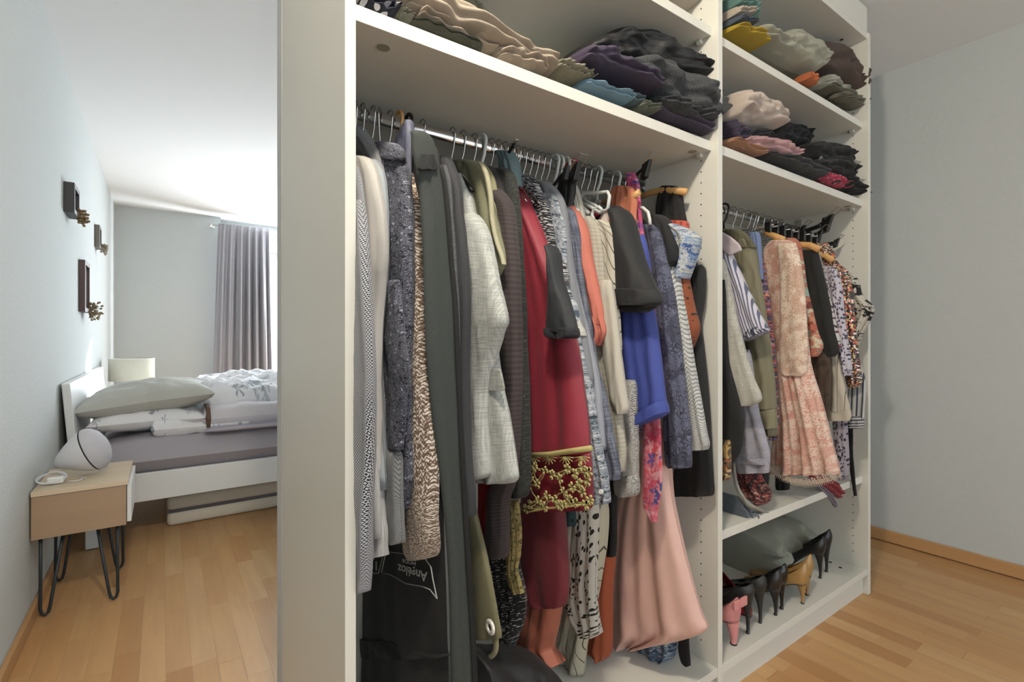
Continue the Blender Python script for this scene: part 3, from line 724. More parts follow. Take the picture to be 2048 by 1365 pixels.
G('suit_jacket', 'light grey linen jacket with one sleeve hanging in front', 'jacket', .585, [
  ('body', [(345,900,920),(365,903,934),(400,905,944),(450,915,956),(500,920,976),(560,925,988),(640,930,996),(700,935,995),(760,940,1003),(820,940,1016),(880,940,1026),(930,945,1034),(955,947,1037),(966,952,1028)], LG, dict(T=.035, nf=1.2, fa=.007)),
  ('sleeve', [(425,940,950),(445,934,962),(470,930,972),(520,936,984),(560,938,994),(600,938,1004),(640,936,1013),(662,934,1006),(720,928,988),(780,922,976),(840,920,975),(890,923,978),(935,930,981),(950,940,980),(957,950,972)], LG, dict(T=.045, nf=.8, fa=.005, wr=.006, val=.56)),
  ('pocket_flap', [(738,985,1000),(745,972,1004),(775,970,1010),(782,972,1008)], LG, dict(T=.006, nf=.3, val=.566, wr=.001, fa=.001))])
KH = fab('#77775c', 'heather', '#85866a', th=.5, rough=.8)
G('coat', 'olive khaki coat with pale piped front edges', 'coat', .615, [
  ('body', [(320,905,945),(330,906,962),(350,912,972),(390,925,982),(430,935,992),(470,942,1002),(510,950,1010),(535,960,1008),(556,975,1000)], KH, dict(T=.04, nf=1.4)),
  ('collar', [(322,930,962),(335,932,976),(360,950,990),(400,965,998),(440,975,1003),(480,985,1008)], fab('#94916f', 'plain'), dict(T=.02, val=.63, nf=1)),
  ('edge_piping', [(324,956,962),(345,968,975),(390,978,984),(440,982,988),(480,990,996),(510,1000,1006),(530,1006,1011)], fab('#b5b195', 'plain'), dict(T=.012, nu=6, val=.598, nf=.4, wr=.001, fa=.001))])
G('trousers', 'khaki canvas trousers with a metal eyelet near the hem', 'trousers', .60, [
  ('leg', [(960,925,944),(1000,925,947),(1060,930,960),(1120,935,975),(1180,938,986),(1230,942,994),(1265,946,1001),(1278,950,1000)], fab('#8f8a68', 'plain', rough=.8), dict(T=.02, nf=.6, fa=.003, wr=.002)),
  ('loop', [(1275,985,998),(1300,985,997),(1312,975,992),(1320,968,982),(1316,958,974),(1308,950,962)], fab('#bcb58f', 'plain'), dict(T=.006, nf=.3, nu=5, wr=.001, fa=.001))])
eye = at(981, 1255, 'X', .587)
e_ = MB().lathe([(.0075, -.001), (.0075, .003), (.012, .005), (.0165, .003), (.0165, -.001)], eye, 24, (-1, -.0, 0)).build('eyelet', solid('eyelet_metal', '#e6e4dc', .3, .2), bpy.data.objects['trousers'], smooth=True)
MB().lathe([(0, .0), (.0088, .0)], eye+Vector((-.0008, 0, 0)), 20, (-1, 0, 0)).build('eyelet_hole', fab('#5c5a42', 'plain'), bpy.data.objects['trousers'])
RB = fab('#3d3636', 'hrib', '#171414', s=1.0)
G('cardigan', 'dark brown ribbed cardigan between the olive coat and the mottled coat', 'cardigan', .648, [
  ('body', [(332,965,982),(350,970,996),(390,980,1008),(440,985,1019),(500,995,1030),(560,1000,1034),(700,1000,1036),(860,1002,1036),(980,1000,1022)], fab('#2e2a2a', 'hrib', '#151212', s=1.1), dict(T=.03, nf=1.2)),
  ('sleeve', [(375,990,996),(395,994,1010),(420,1000,1020),(500,1005,1031),(600,1012,1037),(700,1014,1038),(800,1013,1037),(880,1010,1034),(960,990,1030),(1000,980,1014),(1060,976,1012),(1105,975,1011),(1117,982,1006)], fab('#4a4040', 'hrib', '#241e1f', s=1.0), dict(T=.04, nf=.7, val=.638, fa=.003))])
G('coat', 'dark mottled green grey wool coat beside the red dress', 'coat', .672, [
  ('body', [(336,990,1012),(352,995,1028),(400,1005,1036),(450,1012,1041),(520,1018,1045),(620,1022,1050),(750,1028,1054),(850,1028,1057),(940,1020,1059),(985,1020,1056),(996,1030,1048)], fab('#20221f', 'heather', '#454a44', th=.56, s=.6), dict(T=.03, nf=1.2, wr=.005))])
G('dress', 'black and white brush stroke print dress hanging low behind the khaki trousers', 'dress', .70, [
  ('body', [(1000,975,1030),(1110,978,1036),(1160,985,1044),(1200,990,1050),(1240,995,1046),(1280,1000,1032),(1297,1003,1026)], fab('#131214', 'scrib', '#c9c5c5', s=1.0, th=.6, c3=None), dict(T=.03, nf=3, fa=.008))])
NETL = fab('#a3935e', 'lace', '#a3935e', s=1.1, hole=True)
G('lace_top', 'tan gold net lace top hanging behind the brown cardigan sleeve', 'top', .688, [
  ('body', [(1000,1012,1038),(1060,1013,1042),(1110,1014,1040),(1140,1016,1036),(1165,1020,1044),(1187,1030,1049)], NETL, dict(T=.014, nf=2, fa=.006))])
RD = fab('#7d2230', 'plain', rough=.65)
red = G('dress', 'burgundy red dress with gold flower lace around the hem of its jacket', 'dress', .78, [
  ('skirt', [(960,1046,1122),(1030,1040,1128),(1090,1037,1134),(1150,1038,1137),(1185,1046,1136),(1205,1060,1132),(1213,1075,1128)], fab('#6d1c29', 'plain', rough=.7), dict(T=.05, nf=1.3, fa=.007, wr=.002)),
  ('jacket', [(368,1018,1030),(380,1020,1042),(410,1026,1058),(450,1034,1076),(500,1040,1096),(560,1044,1118),(620,1047,1136),(700,1050,1156),(780,1054,1168),(850,1057,1176),(908,1058,1180)], fab('#95283a', 'plain', rough=.6), dict(T=.055, nf=1.5, fa=.007, wr=.005, ws=7, val=.765)),
  ('lining', [(905,1058,1181),(940,1052,1184),(985,1046,1187),(1010,1043,1187),(1020,1044,1180)], fab('#8a1a30', 'plain', rough=.5), dict(T=.05, nf=1.5, fa=.004, wr=.002, val=.765)),
])
# lace trim: real flowers and net threads, laid on the hem
gold = fab('#c3b878', 'plain', rough=.7); XL = .728
lt = MB(); R5 = random.Random(11)
def flower(px, py, r):
    c = at(px, py, 'X', XL)
    for k in range(6):
        a = k*math.pi/3+R5.random(); d = Vector((0, math.cos(a), math.sin(a)))
        e = d.cross(Vector((1, 0, 0)))
        P = [c+d*r*.2, c+d*r*.5+e*r*.2, c+d*r*.8+e*r*.26, c+d*r, c+d*r*.8-e*r*.26, c+d*r*.5-e*r*.2]
        Q = [p+Vector((-.003, 0, 0)) for p in P]
        lt.add(P+Q, [(6,7,8,9,10,11)]+[(i, (i+1)%6, 6+(i+1)%6, 6+i) for i in range(6)])
lace_f = [(1062,955),(1075,968),(1090,942),(1105,950),(1120,958),(1135,938),(1150,948),(1165,935),(1178,945),(1060,1010),(1078,1002),(1095,992),(1110,1000),(1090,1014),(1128,985),(1145,975),(1160,968),(1175,962),(1165,985),(1180,1000),(1150,1005),(1052,1018),(1128,1010),(1070,935),(1120,1012),(1140,1000),(1172,1010),(1058,972)]
for a, b in lace_f: flower(a, b, .0125)
for i, (a, b) in enumerate(lace_f):
    ds = sorted(range(len(lace_f)), key=lambda j: (lace_f[j][0]-a)**2+(lace_f[j][1]-b)**2)[1:4]
    for j in ds:
        m_ = ((a+lace_f[j][0])/2+R5.uniform(-4, 4), (b+lace_f[j][1])/2+R5.uniform(-4, 4))
        lt.tube([at(a, b, 'X', XL), at(*m_, 'X', XL), at(*lace_f[j], 'X', XL)], .0013, 5)
for x0 in (1060, 1092, 1126, 1158):
    for k in range(7):
        a = math.pi*(.05+.9*k/6); lt.tube([at(x0+6, 914, 'X', XL), at(x0+6-16*math.cos(a), 914+16*math.sin(a), 'X', XL)], .0014, 5)
lt.tube([at(1056, 911, 'X', XL), at(1100, 909, 'X', XL), at(1140, 903, 'X', XL), at(1182, 897, 'X', XL)], .006, 8)
lt.tube([at(1044, 1023, 'X', XL), at(1058, 1024, 'X', XL), at(1090, 1018, 'X', XL), at(1130, 1014, 'X', XL), at(1184, 1008, 'X', XL)], .0025, 6)
lo = lt.build('flower_lace', gold, red, smooth=True); lo['kind'] = 'stuff'; lo['label'] = 'gold cut out flower lace border'
G('dress', 'salmon satin dress with a long draped skirt below the burgundy dress', 'dress', .80, [
  ('skirt', [(1100,1050,1128),(1180,1048,1124),(1220,1042,1118),(1260,1034,1112),(1285,1026,1106),(1300,1040,1104),(1315,1080,1110),(1330,1100,1118)], fab('#b0664f', 'plain', rough=.5), dict(T=.06, nf=4, fa=.012, wr=.004))])
BWP = fab('#18181c', 'scrib', '#d9d9d9', s=1.5, th=.55)
G('blouse', 'black and white abstract print blouse with a narrow sleeve above the red dress', 'blouse', .81, [
  ('sleeve', [(348,1036,1056),(360,1040,1070),(385,1052,1082),(420,1068,1098),(460,1080,1106),(500,1092,1112),(530,1104,1128),(555,1112,1136),(568,1120,1132)], BWP, dict(T=.035, nf=.8, fa=.004))])
G('blouse', 'dark slate blouse with a ruffled black lace cuff in front of the red dress', 'blouse', .722, [
  ('sleeve', [(490,1100,1104),(503,1102,1112),(515,1104,1116),(560,1104,1122),(600,1102,1136),(640,1099,1148),(665,1098,1154)], fab('#23272c', 'plain', rough=.7), dict(T=.04, nf=1, fa=.004)),
  ('lace_cuff', [(656,1097,1153),(664,1096,1156),(672,1098,1156),(678,1108,1150)], fab('#141417', 'lace', '#30303a', s=2), dict(T=.045, nf=9, fa=.006, ramp=0))])
G('blouse', 'white eyelet lace blouse sleeve beside the slate blouse', 'blouse', .835, [
  ('sleeve', [(560,1118,1134),(590,1124,1144),(620,1134,1154),(650,1144,1162),(672,1152,1168)], fab('#b9b8b0', 'lace', '#d8d8d2', s=1.6), dict(T=.03, nf=.8))])
G('shirt', 'pale grey shirt with a high rounded shoulder above the dark floral blouse', 'shirt', .842, [
  ('body', [(362,1068,1088),(370,1072,1104),(385,1080,1118),(402,1090,1128),(430,1105,1134),(480,1118,1138),(540,1128,1144),(600,1140,1155),(660,1148,1168),(760,1150,1185)], fab('#85898f', 'plain'), dict(T=.03, nf=1))])
FLG = fab('#8e97a0', 'floral', '#2f3a46', cols=['#4a5866', '#9aa3ab', '#c9ccd0', '#2f3a46', '#8e97a0', '#b5bac0'], s=2.0)
G('blouse', 'blue grey small floral print blouse with a white button at the cuff', 'blouse', .832, [
  ('body', [(385,1088,1106),(400,1090,1118),(440,1100,1128),(480,1108,1132),(520,1115,1134),(560,1122,1136),(620,1140,1154),(700,1150,1166),(760,1158,1178),(840,1165,1190),(900,1172,1202),(950,1180,1212),(1000,1184,1217),(1008,1190,1215)], FLG, dict(T=.035, nf=1.3)),
])
bt = at(1202, 984, 'X', .812)
MB().lathe([(0, .003), (.005, .003), (.0055, .001), (.0055, -.001)], bt, 16, (-1, -.4, 0)).build('button', white_paint, bpy.data.objects['blouse.003'] if 'blouse.003' in bpy.data.objects else None)
G('shirt', 'narrow light lilac grey shirt next to the dark blue linen jacket', 'shirt', .868, [
  ('body', [(400,1112,1128),(440,1120,1134),(500,1128,1140),(560,1136,1150),(620,1148,1164),(700,1164,1184),(780,1176,1198),(830,1184,1204),(900,1190,1212)], fab('#9b9ea8', 'plain', rough=.6), dict(T=.028, nf=1))])
G('jacket', 'dark blue grey slub linen jacket', 'jacket', .888, [
  ('body', [(415,1128,1140),(430,1130,1150),(470,1138,1158),(540,1145,1163),(600,1152,1172),(650,1160,1182),(720,1172,1192),(800,1180,1212),(880,1192,1230),(940,1205,1241),(960,1215,1240)], fab('#43485a', 'linen', '#757a88', s=1.0), dict(T=.03, nf=1))])
COR = fab('#c97362', 'plain', rough=.7)
G('blouse', 'coral blouse with a ruffled narrow sleeve beside the cream cardigan', 'blouse', .915, [
  ('sleeve', [(412,1140,1152),(430,1145,1162),(470,1155,1176),(520,1162,1184),(580,1172,1198),(620,1180,1206),(650,1186,1208)], COR, dict(T=.035, nf=1.1, fa=.005)),
  ('ruffle', [(632,1184,1206),(655,1186,1212),(672,1190,1211),(692,1192,1200)], COR, dict(T=.03, nf=2.5, fa=.010, ramp=.2))])
CRM = fab('#c5c0b2', 'plain', rough=.8)
G('cardigan', 'cream knit cardigan hanging next to the coral blouse', 'cardigan', .948, [
  ('body', [(432,1168,1182),(450,1175,1196),(500,1180,1206),(560,1186,1210),(620,1190,1216),(700,1192,1226),(780,1200,1238),(840,1208,1246),(900,1216,1253),(935,1230,1250),(944,1238,1246)], fab('#bdb8aa', 'hrib', '#9d988a', s=.8), dict(T=.03, nf=1.2)),
  ('sleeve', [(560,1200,1222),(640,1204,1234),(720,1212,1244),(790,1222,1252),(815,1230,1256),(828,1236,1252)], CRM, dict(T=.032, nf=.8, val=.935))])
PIN = fab('#cbc6b6', 'diag', '#55524a', s=1.2)
G('blouse', 'cream blouse with thin dark slanting stripes and a long narrow sleeve', 'blouse', .965, [
  ('sleeve', [(440,1190,1208),(452,1192,1224),(475,1195,1233),(540,1200,1234),(600,1205,1234),(640,1212,1238),(700,1218,1240)], PIN, dict(T=.035, nf=1))])
G('blouse', 'white blouse with red flower print, its collar beside the white plastic hanger', 'blouse', .985, [
  ('collar', [(418,1222,1238),(430,1208,1242),(445,1200,1246),(460,1208,1247),(472,1224,1238)], fab('#d9cfc8', 'floral', '#b52f3f', cols=['#d9cfc8', '#c8505c', '#d9cfc8', '#d99a9a', '#d9cfc8'], s=1.6), dict(T=.035, nf=1.2))])
BT = fab('#1b1c1e', 'plain', rough=.75)
G('t_shirt', 'black short sleeved t-shirt with a wide open sleeve', 't-shirt', 1.02, [
  ('body', [(412,1218,1240),(430,1222,1258),(470,1226,1268),(540,1228,1285),(595,1225,1290)], BT, dict(T=.03, nf=1)),
  ('sleeve', [(416,1226,1246),(440,1230,1262),(480,1232,1274),(530,1234,1290),(570,1228,1308),(592,1224,1320),(604,1226,1322),(606,1232,1318)], BT, dict(T=.085, nf=.6, fa=.004, val=1.0, pw=2)),
  ('sleeve_inner_shade', [(600,1238,1306),(612,1234,1314),(621,1244,1300),(625,1256,1288)], fab('#070708', 'plain'), dict(T=.05, nf=.4, fa=.001, wr=.001, val=.992)),  # solid near-black piece, painted shade inside the open sleeve
  ('sleeve_hem', [(578,1226,1314),(594,1224,1322),(606,1226,1322),(612,1232,1316)], BT, dict(T=.092, nf=.6, fa=.003, val=1.0, pw=2, ramp=0))])
CB = fab('#3c4c9e', 'plain', rough=.7)
G('blouse', 'cobalt blue blouse with a folded sleeve hem below the black t-shirt', 'blouse', 1.045, [
  ('body', [(470,1240,1290),(560,1238,1300),(620,1237,1306),(660,1237,1313),(720,1240,1321),(780,1248,1328),(815,1246,1333),(835,1244,1325),(856,1250,1278),(862,1256,1270)], CB, dict(T=.06, nf=1.8, fa=.009, wr=.005)),
  ('sleeve_hem', [(1262,846,1328,800),(1262,852,1332,812),(1264,862,1334,824)], CB, dict(T=.07, nf=1, fa=.002, val=1.03))])
MEL = fab('#4a4a4a', 'knit', '#c9c7c2', s=1.9, cols=['#262626', '#8b8a86', '#55544f', '#a9a8a4'])
G('cardigan', 'black and white melange knit cardigan, its cuff under the cobalt blouse', 'cardigan', 1.0, [
  ('sleeve', [(760,1236,1270),(860,1240,1275),(920,1242,1274),(955,1240,1273)], MEL, dict(T=.04, nf=.8)),
  ('cuff', [(950,1234,1274),(970,1232,1276),(985,1236,1275),(992,1245,1270)], MEL, dict(T=.048, nf=.5))])
OW = fab('#c77a5c', 'plain')
G('top', 'coral top draped over the end of a wooden hanger', 'top', 1.075, [
  ('body', [(372,1240,1256),(380,1228,1268),(400,1220,1274),(430,1222,1272),(455,1240,1272),(475,1255,1272),(560,1260,1275)], OW, dict(T=.035, nf=2.5, fa=.008))])
PKF = fab('#b5527c', 'floral', '#d9688a', cols=['#c2447a', '#5a4a9a', '#d98aa0', '#b03060', '#d9b0c0', '#d04a6a'], s=.9)
G('dress', 'pink and violet floral dress with narrow straps', 'dress', 1.10, [
  ('strap', [(345,1254,1268),(370,1256,1278),(400,1258,1280),(440,1264,1284),(480,1270,1290),(520,1280,1296),(560,1290,1300)], PKF, dict(T=.02, nf=1.2, fa=.005)),
  ('body', [(470,1270,1288),(540,1282,1296),(600,1290,1306),(660,1296,1314),(720,1300,1322),(800,1300,1328)], PKF, dict(T=.03, nf=1))])
PKF2 = fab('#c96a7c', 'floral', '#cf4a62', cols=['#d8808a', '#c43a5c', '#d8a0a6', '#4a4a8e', '#d04a58', '#d8808a'], s=.55)
G('sash', 'pink and blue floral sash hanging in front of the pale pink skirt', 'sash', 1.045, [
  ('band', [(800,1290,1316),(850,1288,1322),(900,1288,1323),(960,1287,1325),(1000,1286,1320),(1020,1290,1316),(1045,1306,1314)], PKF2, dict(T=.012, nf=.8, fa=.004))])
NL = fab('#1e2030', 'lace', '#757a92', s=1.0)
G('dress', 'navy flower lace dress between the floral dress and the white knit sleeve', 'dress', 1.135, [
  ('body', [(448,1292,1306),(462,1296,1318),(490,1300,1328),(540,1304,1338),(600,1310,1350),(680,1318,1360),(760,1325,1369),(850,1330,1378),(920,1334,1382),(936,1340,1380)], NL, dict(T=.04, nf=1.4))])
G('t_shirt', 'black t-shirt with a loose open short sleeve by the blue floral blouse', 't-shirt', 1.165, [
  ('body', [(430,1306,1324),(445,1312,1338),(475,1320,1352),(500,1325,1360),(520,1330,1360),(534,1338,1350)], fab('#1c1c1f', 'plain'), dict(T=.06, nf=1.1, fa=.006))])
CAB = fab('#a5a6a4', 'knit', '#6f706e', s=.8, cols=['#c2c3c0', '#b5b6b3', '#a5a6a4', '#c8c8c5'])
G('sweater', 'pale grey cable knit sweater with a long sleeve', 'sweater', 1.175, [
  ('sleeve', [(520,1340,1350),(600,1350,1364),(680,1362,1380),(760,1372,1392),(830,1378,1405),(870,1382,1414),(888,1384,1418),(900,1388,1414)], CAB, dict(T=.04, nf=.9))])
BLF = fab('#a9b2bc', 'floral', '#3c5c94', cols=['#b9c0c4', '#4a6ca4', '#c9c9b9', '#7c98bc', '#d0d2cf', '#3a5488'], s=1.1)
G('blouse', 'white blouse with blue flower print and a flared cap sleeve', 'blouse', 1.195, [
  ('body', [(448,1332,1352),(458,1334,1376),(472,1338,1396),(488,1342,1397),(520,1345,1387),(545,1346,1378),(558,1354,1372)], BLF, dict(T=.07, nf=1.6, fa=.009))])
G('blouse', 'rust brown leopard spot blouse with a gathered sleeve', 'blouse', 1.215, [
  ('sleeve', [(540,1348,1372),(580,1354,1380),(620,1360,1388),(655,1364,1397),(680,1368,1390),(697,1374,1380)], fab('#8a4a2c', 'dots', '#3a2118', s=1.9, th=.3), dict(T=.045, nf=1.8, fa=.006))])
G('top', 'small coral red top folded over behind the blue floral blouse', 'top', 1.235, [
  ('body', [(442,1336,1372),(448,1334,1376),(458,1340,1376),(465,1350,1370)], fab('#c05a45', 'dots', '#8a3a2c', s=1.3, th=.3), dict(T=.05, nf=1.5, fa=.005))])
G('dress', 'long black dress with sheer draped neckline, last garment on the left rail', 'dress', 1.262, [
  ('body', [(530,1372,1404),(545,1376,1411),(600,1372,1408),(645,1368,1401),(700,1366,1408),(780,1362,1416),(880,1356,1423),(950,1348,1427),(984,1345,1429),(992,1352,1424)], fab('#1d1e1e', 'plain', rough=.85), dict(T=.035, nf=1.4)),
  ('neckline', [(372,1328,1352),(380,1320,1362),(400,1316,1366),(430,1314,1370),(470,1318,1380),(545,1330,1400)], fab('#121212', 'lace', '#232323', s=2.5), dict(T=.03, nf=3, fa=.007, label='sheer black neckline'))])
PS = fab('#e3b9ac', 'plain', rough=.45)
G('skirt', 'pale pink satin flared skirt hanging low at the right of the left bay', 'skirt', 1.15, [
  ('front', [(860,1275,1330),(940,1262,1338),(1000,1240,1345),(1050,1228,1356),(1110,1220,1370),(1170,1215,1385),(1225,1213,1400),(1262,1215,1412),(1280,1222,1362),(1290,1240,1300)], PS, dict(T=.09, nf=2.1, fa=.022, wr=.006, ws=6, nu=60, ramp=.8)),
  ])
G('strap', 'dark burgundy patterned strap under the cobalt blouse', 'strap', 1.12, [
  ('band', [(840,1272,1284),(900,1272,1287),(960,1275,1290),(985,1278,1288)], fab('#4a2c3a', 'heather', '#8a6a7a'), dict(T=.012, nf=.8))])
SPOT = fab('#c9c6ba', 'dots', '#15140f', s=1.5, th=.36)
G('dress', 'white dress with black spots, ruffled down its length', 'dress', .905, [
  ('body', [(1000,1144,1194),(1050,1145,1193),(1110,1140,1193),(1160,1137,1192),(1200,1136,1192),(1230,1144,1194),(1255,1158,1196),(1272,1176,1196)], SPOT, dict(T=.05, nf=3.2, fa=.014))])
G('scarf', 'dark teal scarf with black flecks hanging under the lace hem', 'scarf', .87, [
  ('end', [(990,1120,1150),(1015,1121,1151),(1045,1123,1152),(1053,1126,1150)], fab('#2f4a4c', 'dots', '#101818', s=1.2, th=.25), dict(T=.012, nf=.8))])
G('trousers', 'cream trousers, a narrow strip beside the burgundy skirt', 'trousers', .885, [
  ('leg', [(1040,1120,1145),(1100,1124,1146),(1150,1130,1148),(1165,1136,1146)], fab('#c4c0ae', 'plain'), dict(T=.02, nf=.7))])
G('dress', 'long cream dress with thin dark pinstripes sweeping to the left at the hem', 'dress', .955, [
  ('skirt', [(1000,1190,1214),(1080,1186,1210),(1160,1160,1200),(1210,1124,1192),(1230,1118,1188),(1262,1112,1180),(1298,1106,1172),(1104,1300,1166,1352)], fab('#bfb9a3', 'pin', '#4a473c', s=1.4), dict(T=.05, nf=2, fa=.010))])
G('trousers', 'narrow black trouser leg above the rust orange skirt', 'trousers', 1.0, [
  ('leg', [(930,1214,1234),(1000,1216,1234),(1080,1214,1233),(1114,1216,1230)], fab('#111112', 'plain'), dict(T=.02, nf=.7))])
G('skirt', 'rust orange skirt hanging behind the pinstripe dress', 'skirt', 1.03, [
  ('body', [(1080,1205,1228),(1150,1198,1224),(1210,1188,1221),(1270,1178,1222),(1295,1174,1221),(1310,1190,1217),(1320,1200,1210)], fab('#a4512f', 'plain'), dict(T=.05, nf=1.5, fa=.01))])
G('dress', 'blue and white floral dress hem showing under the pale pink skirt', 'dress', 1.20, [
  ('hem', [(1180,1265,1345),(1270,1268,1352),(1300,1275,1352),(1318,1285,1345),(1325,1295,1320)], fab('#5a6f86', 'floral', '#1f2c4a', cols=['#8a9aa6', '#1f2f55', '#a9b4b6', '#4a5f88', '#3a4a6a'], s=1.0), dict(T=.06, nf=3, fa=.012))])
G('dress', 'black dress hem behind the blue floral hem', 'dress', 1.235, [
  ('hem', [(1150,1230,1300),(1250,1232,1300),(1300,1240,1320),(1318,1262,1322)], fab('#121214', 'plain'), dict(T=.04, nf=2))])
G('belt', 'broad black fabric belt hanging down past the pink skirt', 'belt', 1.19, [
  ('band', [(1150,1356,1380),(1262,1358,1378),(1300,1357,1379),(1322,1362,1381),(1332,1372,1381)], fab('#0d0d0e', 'plain'), dict(T=.014, nf=.6, fa=.003))])
G('top', 'red floral top, a sliver beside the black belt', 'top', 1.22, [
  ('hem', [(1180,1350,1382),(1240,1352,1384),(1272,1354,1385)], fab('#8a2a34', 'floral', cols=['#8a2a34', '#c9a0a0', '#a03040', '#3a1a20'], s=1.4), dict(T=.03))])
G('top', 'bright red top, a sliver between the suit jacket and the brown sleeve', 'top', .665, [
  ('body', [(900,955,990),(1030,960,984),(1060,962,980),(1110,968,980)], fab('#a3201f', 'plain'), dict(T=.02))])
G('top', 'ivory top peeking out beside the mottled coat', 'top', .72, [
  ('hem', [(940,1010,1040),(990,1012,1038),(1008,1014,1036)], fab('#b5b09c', 'plain'), dict(T=.02))])
# dark pile on the wardrobe floor
def pile(name, label, cat, Y, rungs, mat, grp, **k):
    d = dict(T=.22, nf=2, fa=.008, wr=.010, ws=14, ext=0, horiz=True, nu=34, nv=56, ends=(1, 1), pw=2.4, nl=2.5, la=.010); d.update(k)
    extra = d.pop('extra', [])
    m = lad('Y', Y, rungs, **d)
    for yy, rg, kk in extra:
        d2 = dict(d); d2.update(kk); ladder(m, 'Y', yy, rg, **d2)
    return tag(m.build(name, mat, smooth=True), label, cat, grp)
# horizontal rungs: (x_bottom,y_bottom,x_top,y_top)
pile('jacket', 'black jacket in a heap on the wardrobe floor under the salmon dress', 'jacket', .96, [(945,1500,945,1300),(970,1496,968,1302),(1000,1486,1000,1303),(1040,1465,1035,1300),(1075,1445,1068,1308),(1095,1432,1092,1330),(1108,1426,1104,1360)], fab('#131315', 'plain', rough=.6), 'clothes on the wardrobe floor', wr=.016, T=.19)
# hangers of the left rail
ORD = ['first','second','third','fourth','fifth','sixth','seventh','eighth','ninth']
xs = [.285, .325, .345, .362, .385]
for i, X in enumerate(xs): hanger(X, 'wire', ORD[i]+' plain wire hanger from the left end of the left rail')
hanger(.402, 'wire', 'tall wire hanger with its hook turned towards the viewer', yaw=.5, half=.08)
hanger(.425, 'wire', 'wire hanger holding the marled knit cardigan')
hanger(.447, 'beechhook', 'wooden hanger with brown curved hook at the garment bag')
hanger(.470, 'blackhook', 'black plastic hanger just right of the wooden hook')
hanger(.505, 'wire', 'wire hanger holding the charcoal suit jacket')
for X, kd, lb in ((.585, 'black', 'black hanger with a steel hook holding the light grey linen jacket'), (.615, 'black', 'black hanger holding the olive khaki coat'),
                  (.648, 'wire', 'wire hanger holding the ribbed brown cardigan'), (.672, 'white', 'grey plastic hanger holding the mottled wool coat')): hanger(X, kd, lb)
for i in range(9): hanger(.70+i*.021, 'wire', ORD[i]+' thin wire hanger right of the grey plastic hook at the mottled coat')
for X, kd, lb in ((.888, 'wire', 'wire hanger holding the blue grey linen jacket'), (.915, 'white', 'white plastic hanger holding the coral blouse'), (.932, 'white', 'white plastic hanger left of the pink hook'),
                  (.955, 'white', 'white plastic hanger holding the cream cardigan'), (.985, 'pink', 'pink plastic hanger hook on the left rail'), (1.02, 'wire', 'wire hanger holding the black t-shirt'),
                  (1.045, 'wire', 'wire hanger holding the cobalt blouse'), (1.085, 'white', 'white plastic hanger at the floral dress'), (1.135, 'black', 'black hanger holding the navy lace dress'),
                  (1.165, 'white', 'grey plastic hanger at the second black t-shirt'), (1.195, 'black', 'black hanger holding the blue floral blouse')): hanger(X, kd, lb)
# wooden hangers whose ends stick out
def bar_hanger(label, X, P, r=.010, kind='wood', grp='hangers on the left rail', mat=beech):
    root = empty('clothes_hanger', (X, RY, RZ-.15), label, 'hanger', grp)
    hk_ = []; R = .0185
    for k in range(13):
        a = math.radians(-20+k*18.5); hk_.append(Vector((X, RY+R*math.cos(a), RZ+.006+R*math.sin(a))))
    hk_ += [Vector((X, RY, RZ-.05)), Vector((X, RY, P[0].z))]
    MB().tube(hk_, .0018, 8).build('hook', wire, root, smooth=True)
    MB().tube(P, [r*.8]+[r]*(len(P)-2)+[r*1.0], 10, True, r*.75).build('arms', mat, root, smooth=True)
bar_hanger('wooden hanger end poking out of the coral top', 1.07, [at(1205, 405, 'X', 1.07), at(1235, 402, 'X', 1.07), at(1262, 396, 'X', 1.07), at(1279, 384, 'X', 1.07)], .0095)
bar_hanger('long wooden hanger on which the sheer black neckline is draped', 1.25, [at(1275, 397, 'X', 1.25), at(1300, 386, 'X', 1.25), at(1330, 380, 'X', 1.25), at(1372, 384, 'X', 1.25)], .0105)
def white_hanger(label, X, P):
    root = empty('clothes_hanger', (X, RY-.1, P[0][1]), label, 'hanger', 'white plastic hangers in front')
    root.location = (X, RY-.1, 1.3)
    MB().tube([at(a, b, 'X', X) for a, b in P], .0048, 8).build('arms', grey_plastic, root, smooth=True)
white_hanger('white plastic hanger turned sideways above the floral collar', .965, [(1163,393),(1166,386),(1196,386),(1215,384),(1219,392),(1216,418),(1203,424),(1192,412),(1165,399)])
white_hanger('white plastic hanger hook curling beside the cream blouse', .955, [(1196,448),(1188,440),(1184,430),(1188,418),(1198,414),(1204,420),(1202,426),(1162,404)])
white_hanger('pale grey plastic hanger hook right of the coral top', 1.10, [(1274,415),(1286,416),(1296,425),(1299,438),(1300,450)])
white_hanger('grey plastic hanger hook at the collar of the second black t-shirt', 1.15, [(1304,432),(1310,438),(1313,450),(1308,455)])
def clip_hanger(label, X, px, py, s=1.0, grp='black clip hangers'):
    root = empty('clip_hanger', (X, RY, 1.35), label, 'hanger', grp); c = at(px, py, 'X', X)
    a = Vector((.0, -.025, .012))*s
    MB().tube([c+Vector((0, .05, -.03))*s, c, c+a], .0045, 6).build('bar', black_plastic, root)
    m = MB()
    m.add([c+Vector(v)*s for v in ((-.007,-.008,-.020),(-.007,-.022,-.016),(-.005,-.034,.020),(-.005,-.012,.014),(.007,-.008,-.020),(.007,-.022,-.016),(.005,-.034,.020),(.005,-.012,.014))], [(0,3,2,1),(4,5,6,7),(0,1,5,4),(1,2,6,5),(2,3,7,6),(3,0,4,7)])
    m.build('clip', black_plastic, root, bevel=.002)
    MB().tube([c+Vector((-.012, -.02, .01))*s, c+Vector((-.012, -.045, .03))*s, c+Vector((.012, -.045, .03))*s, c+Vector((.012, -.02, .01))*s], .0014, 6).build('spring', wire, root)
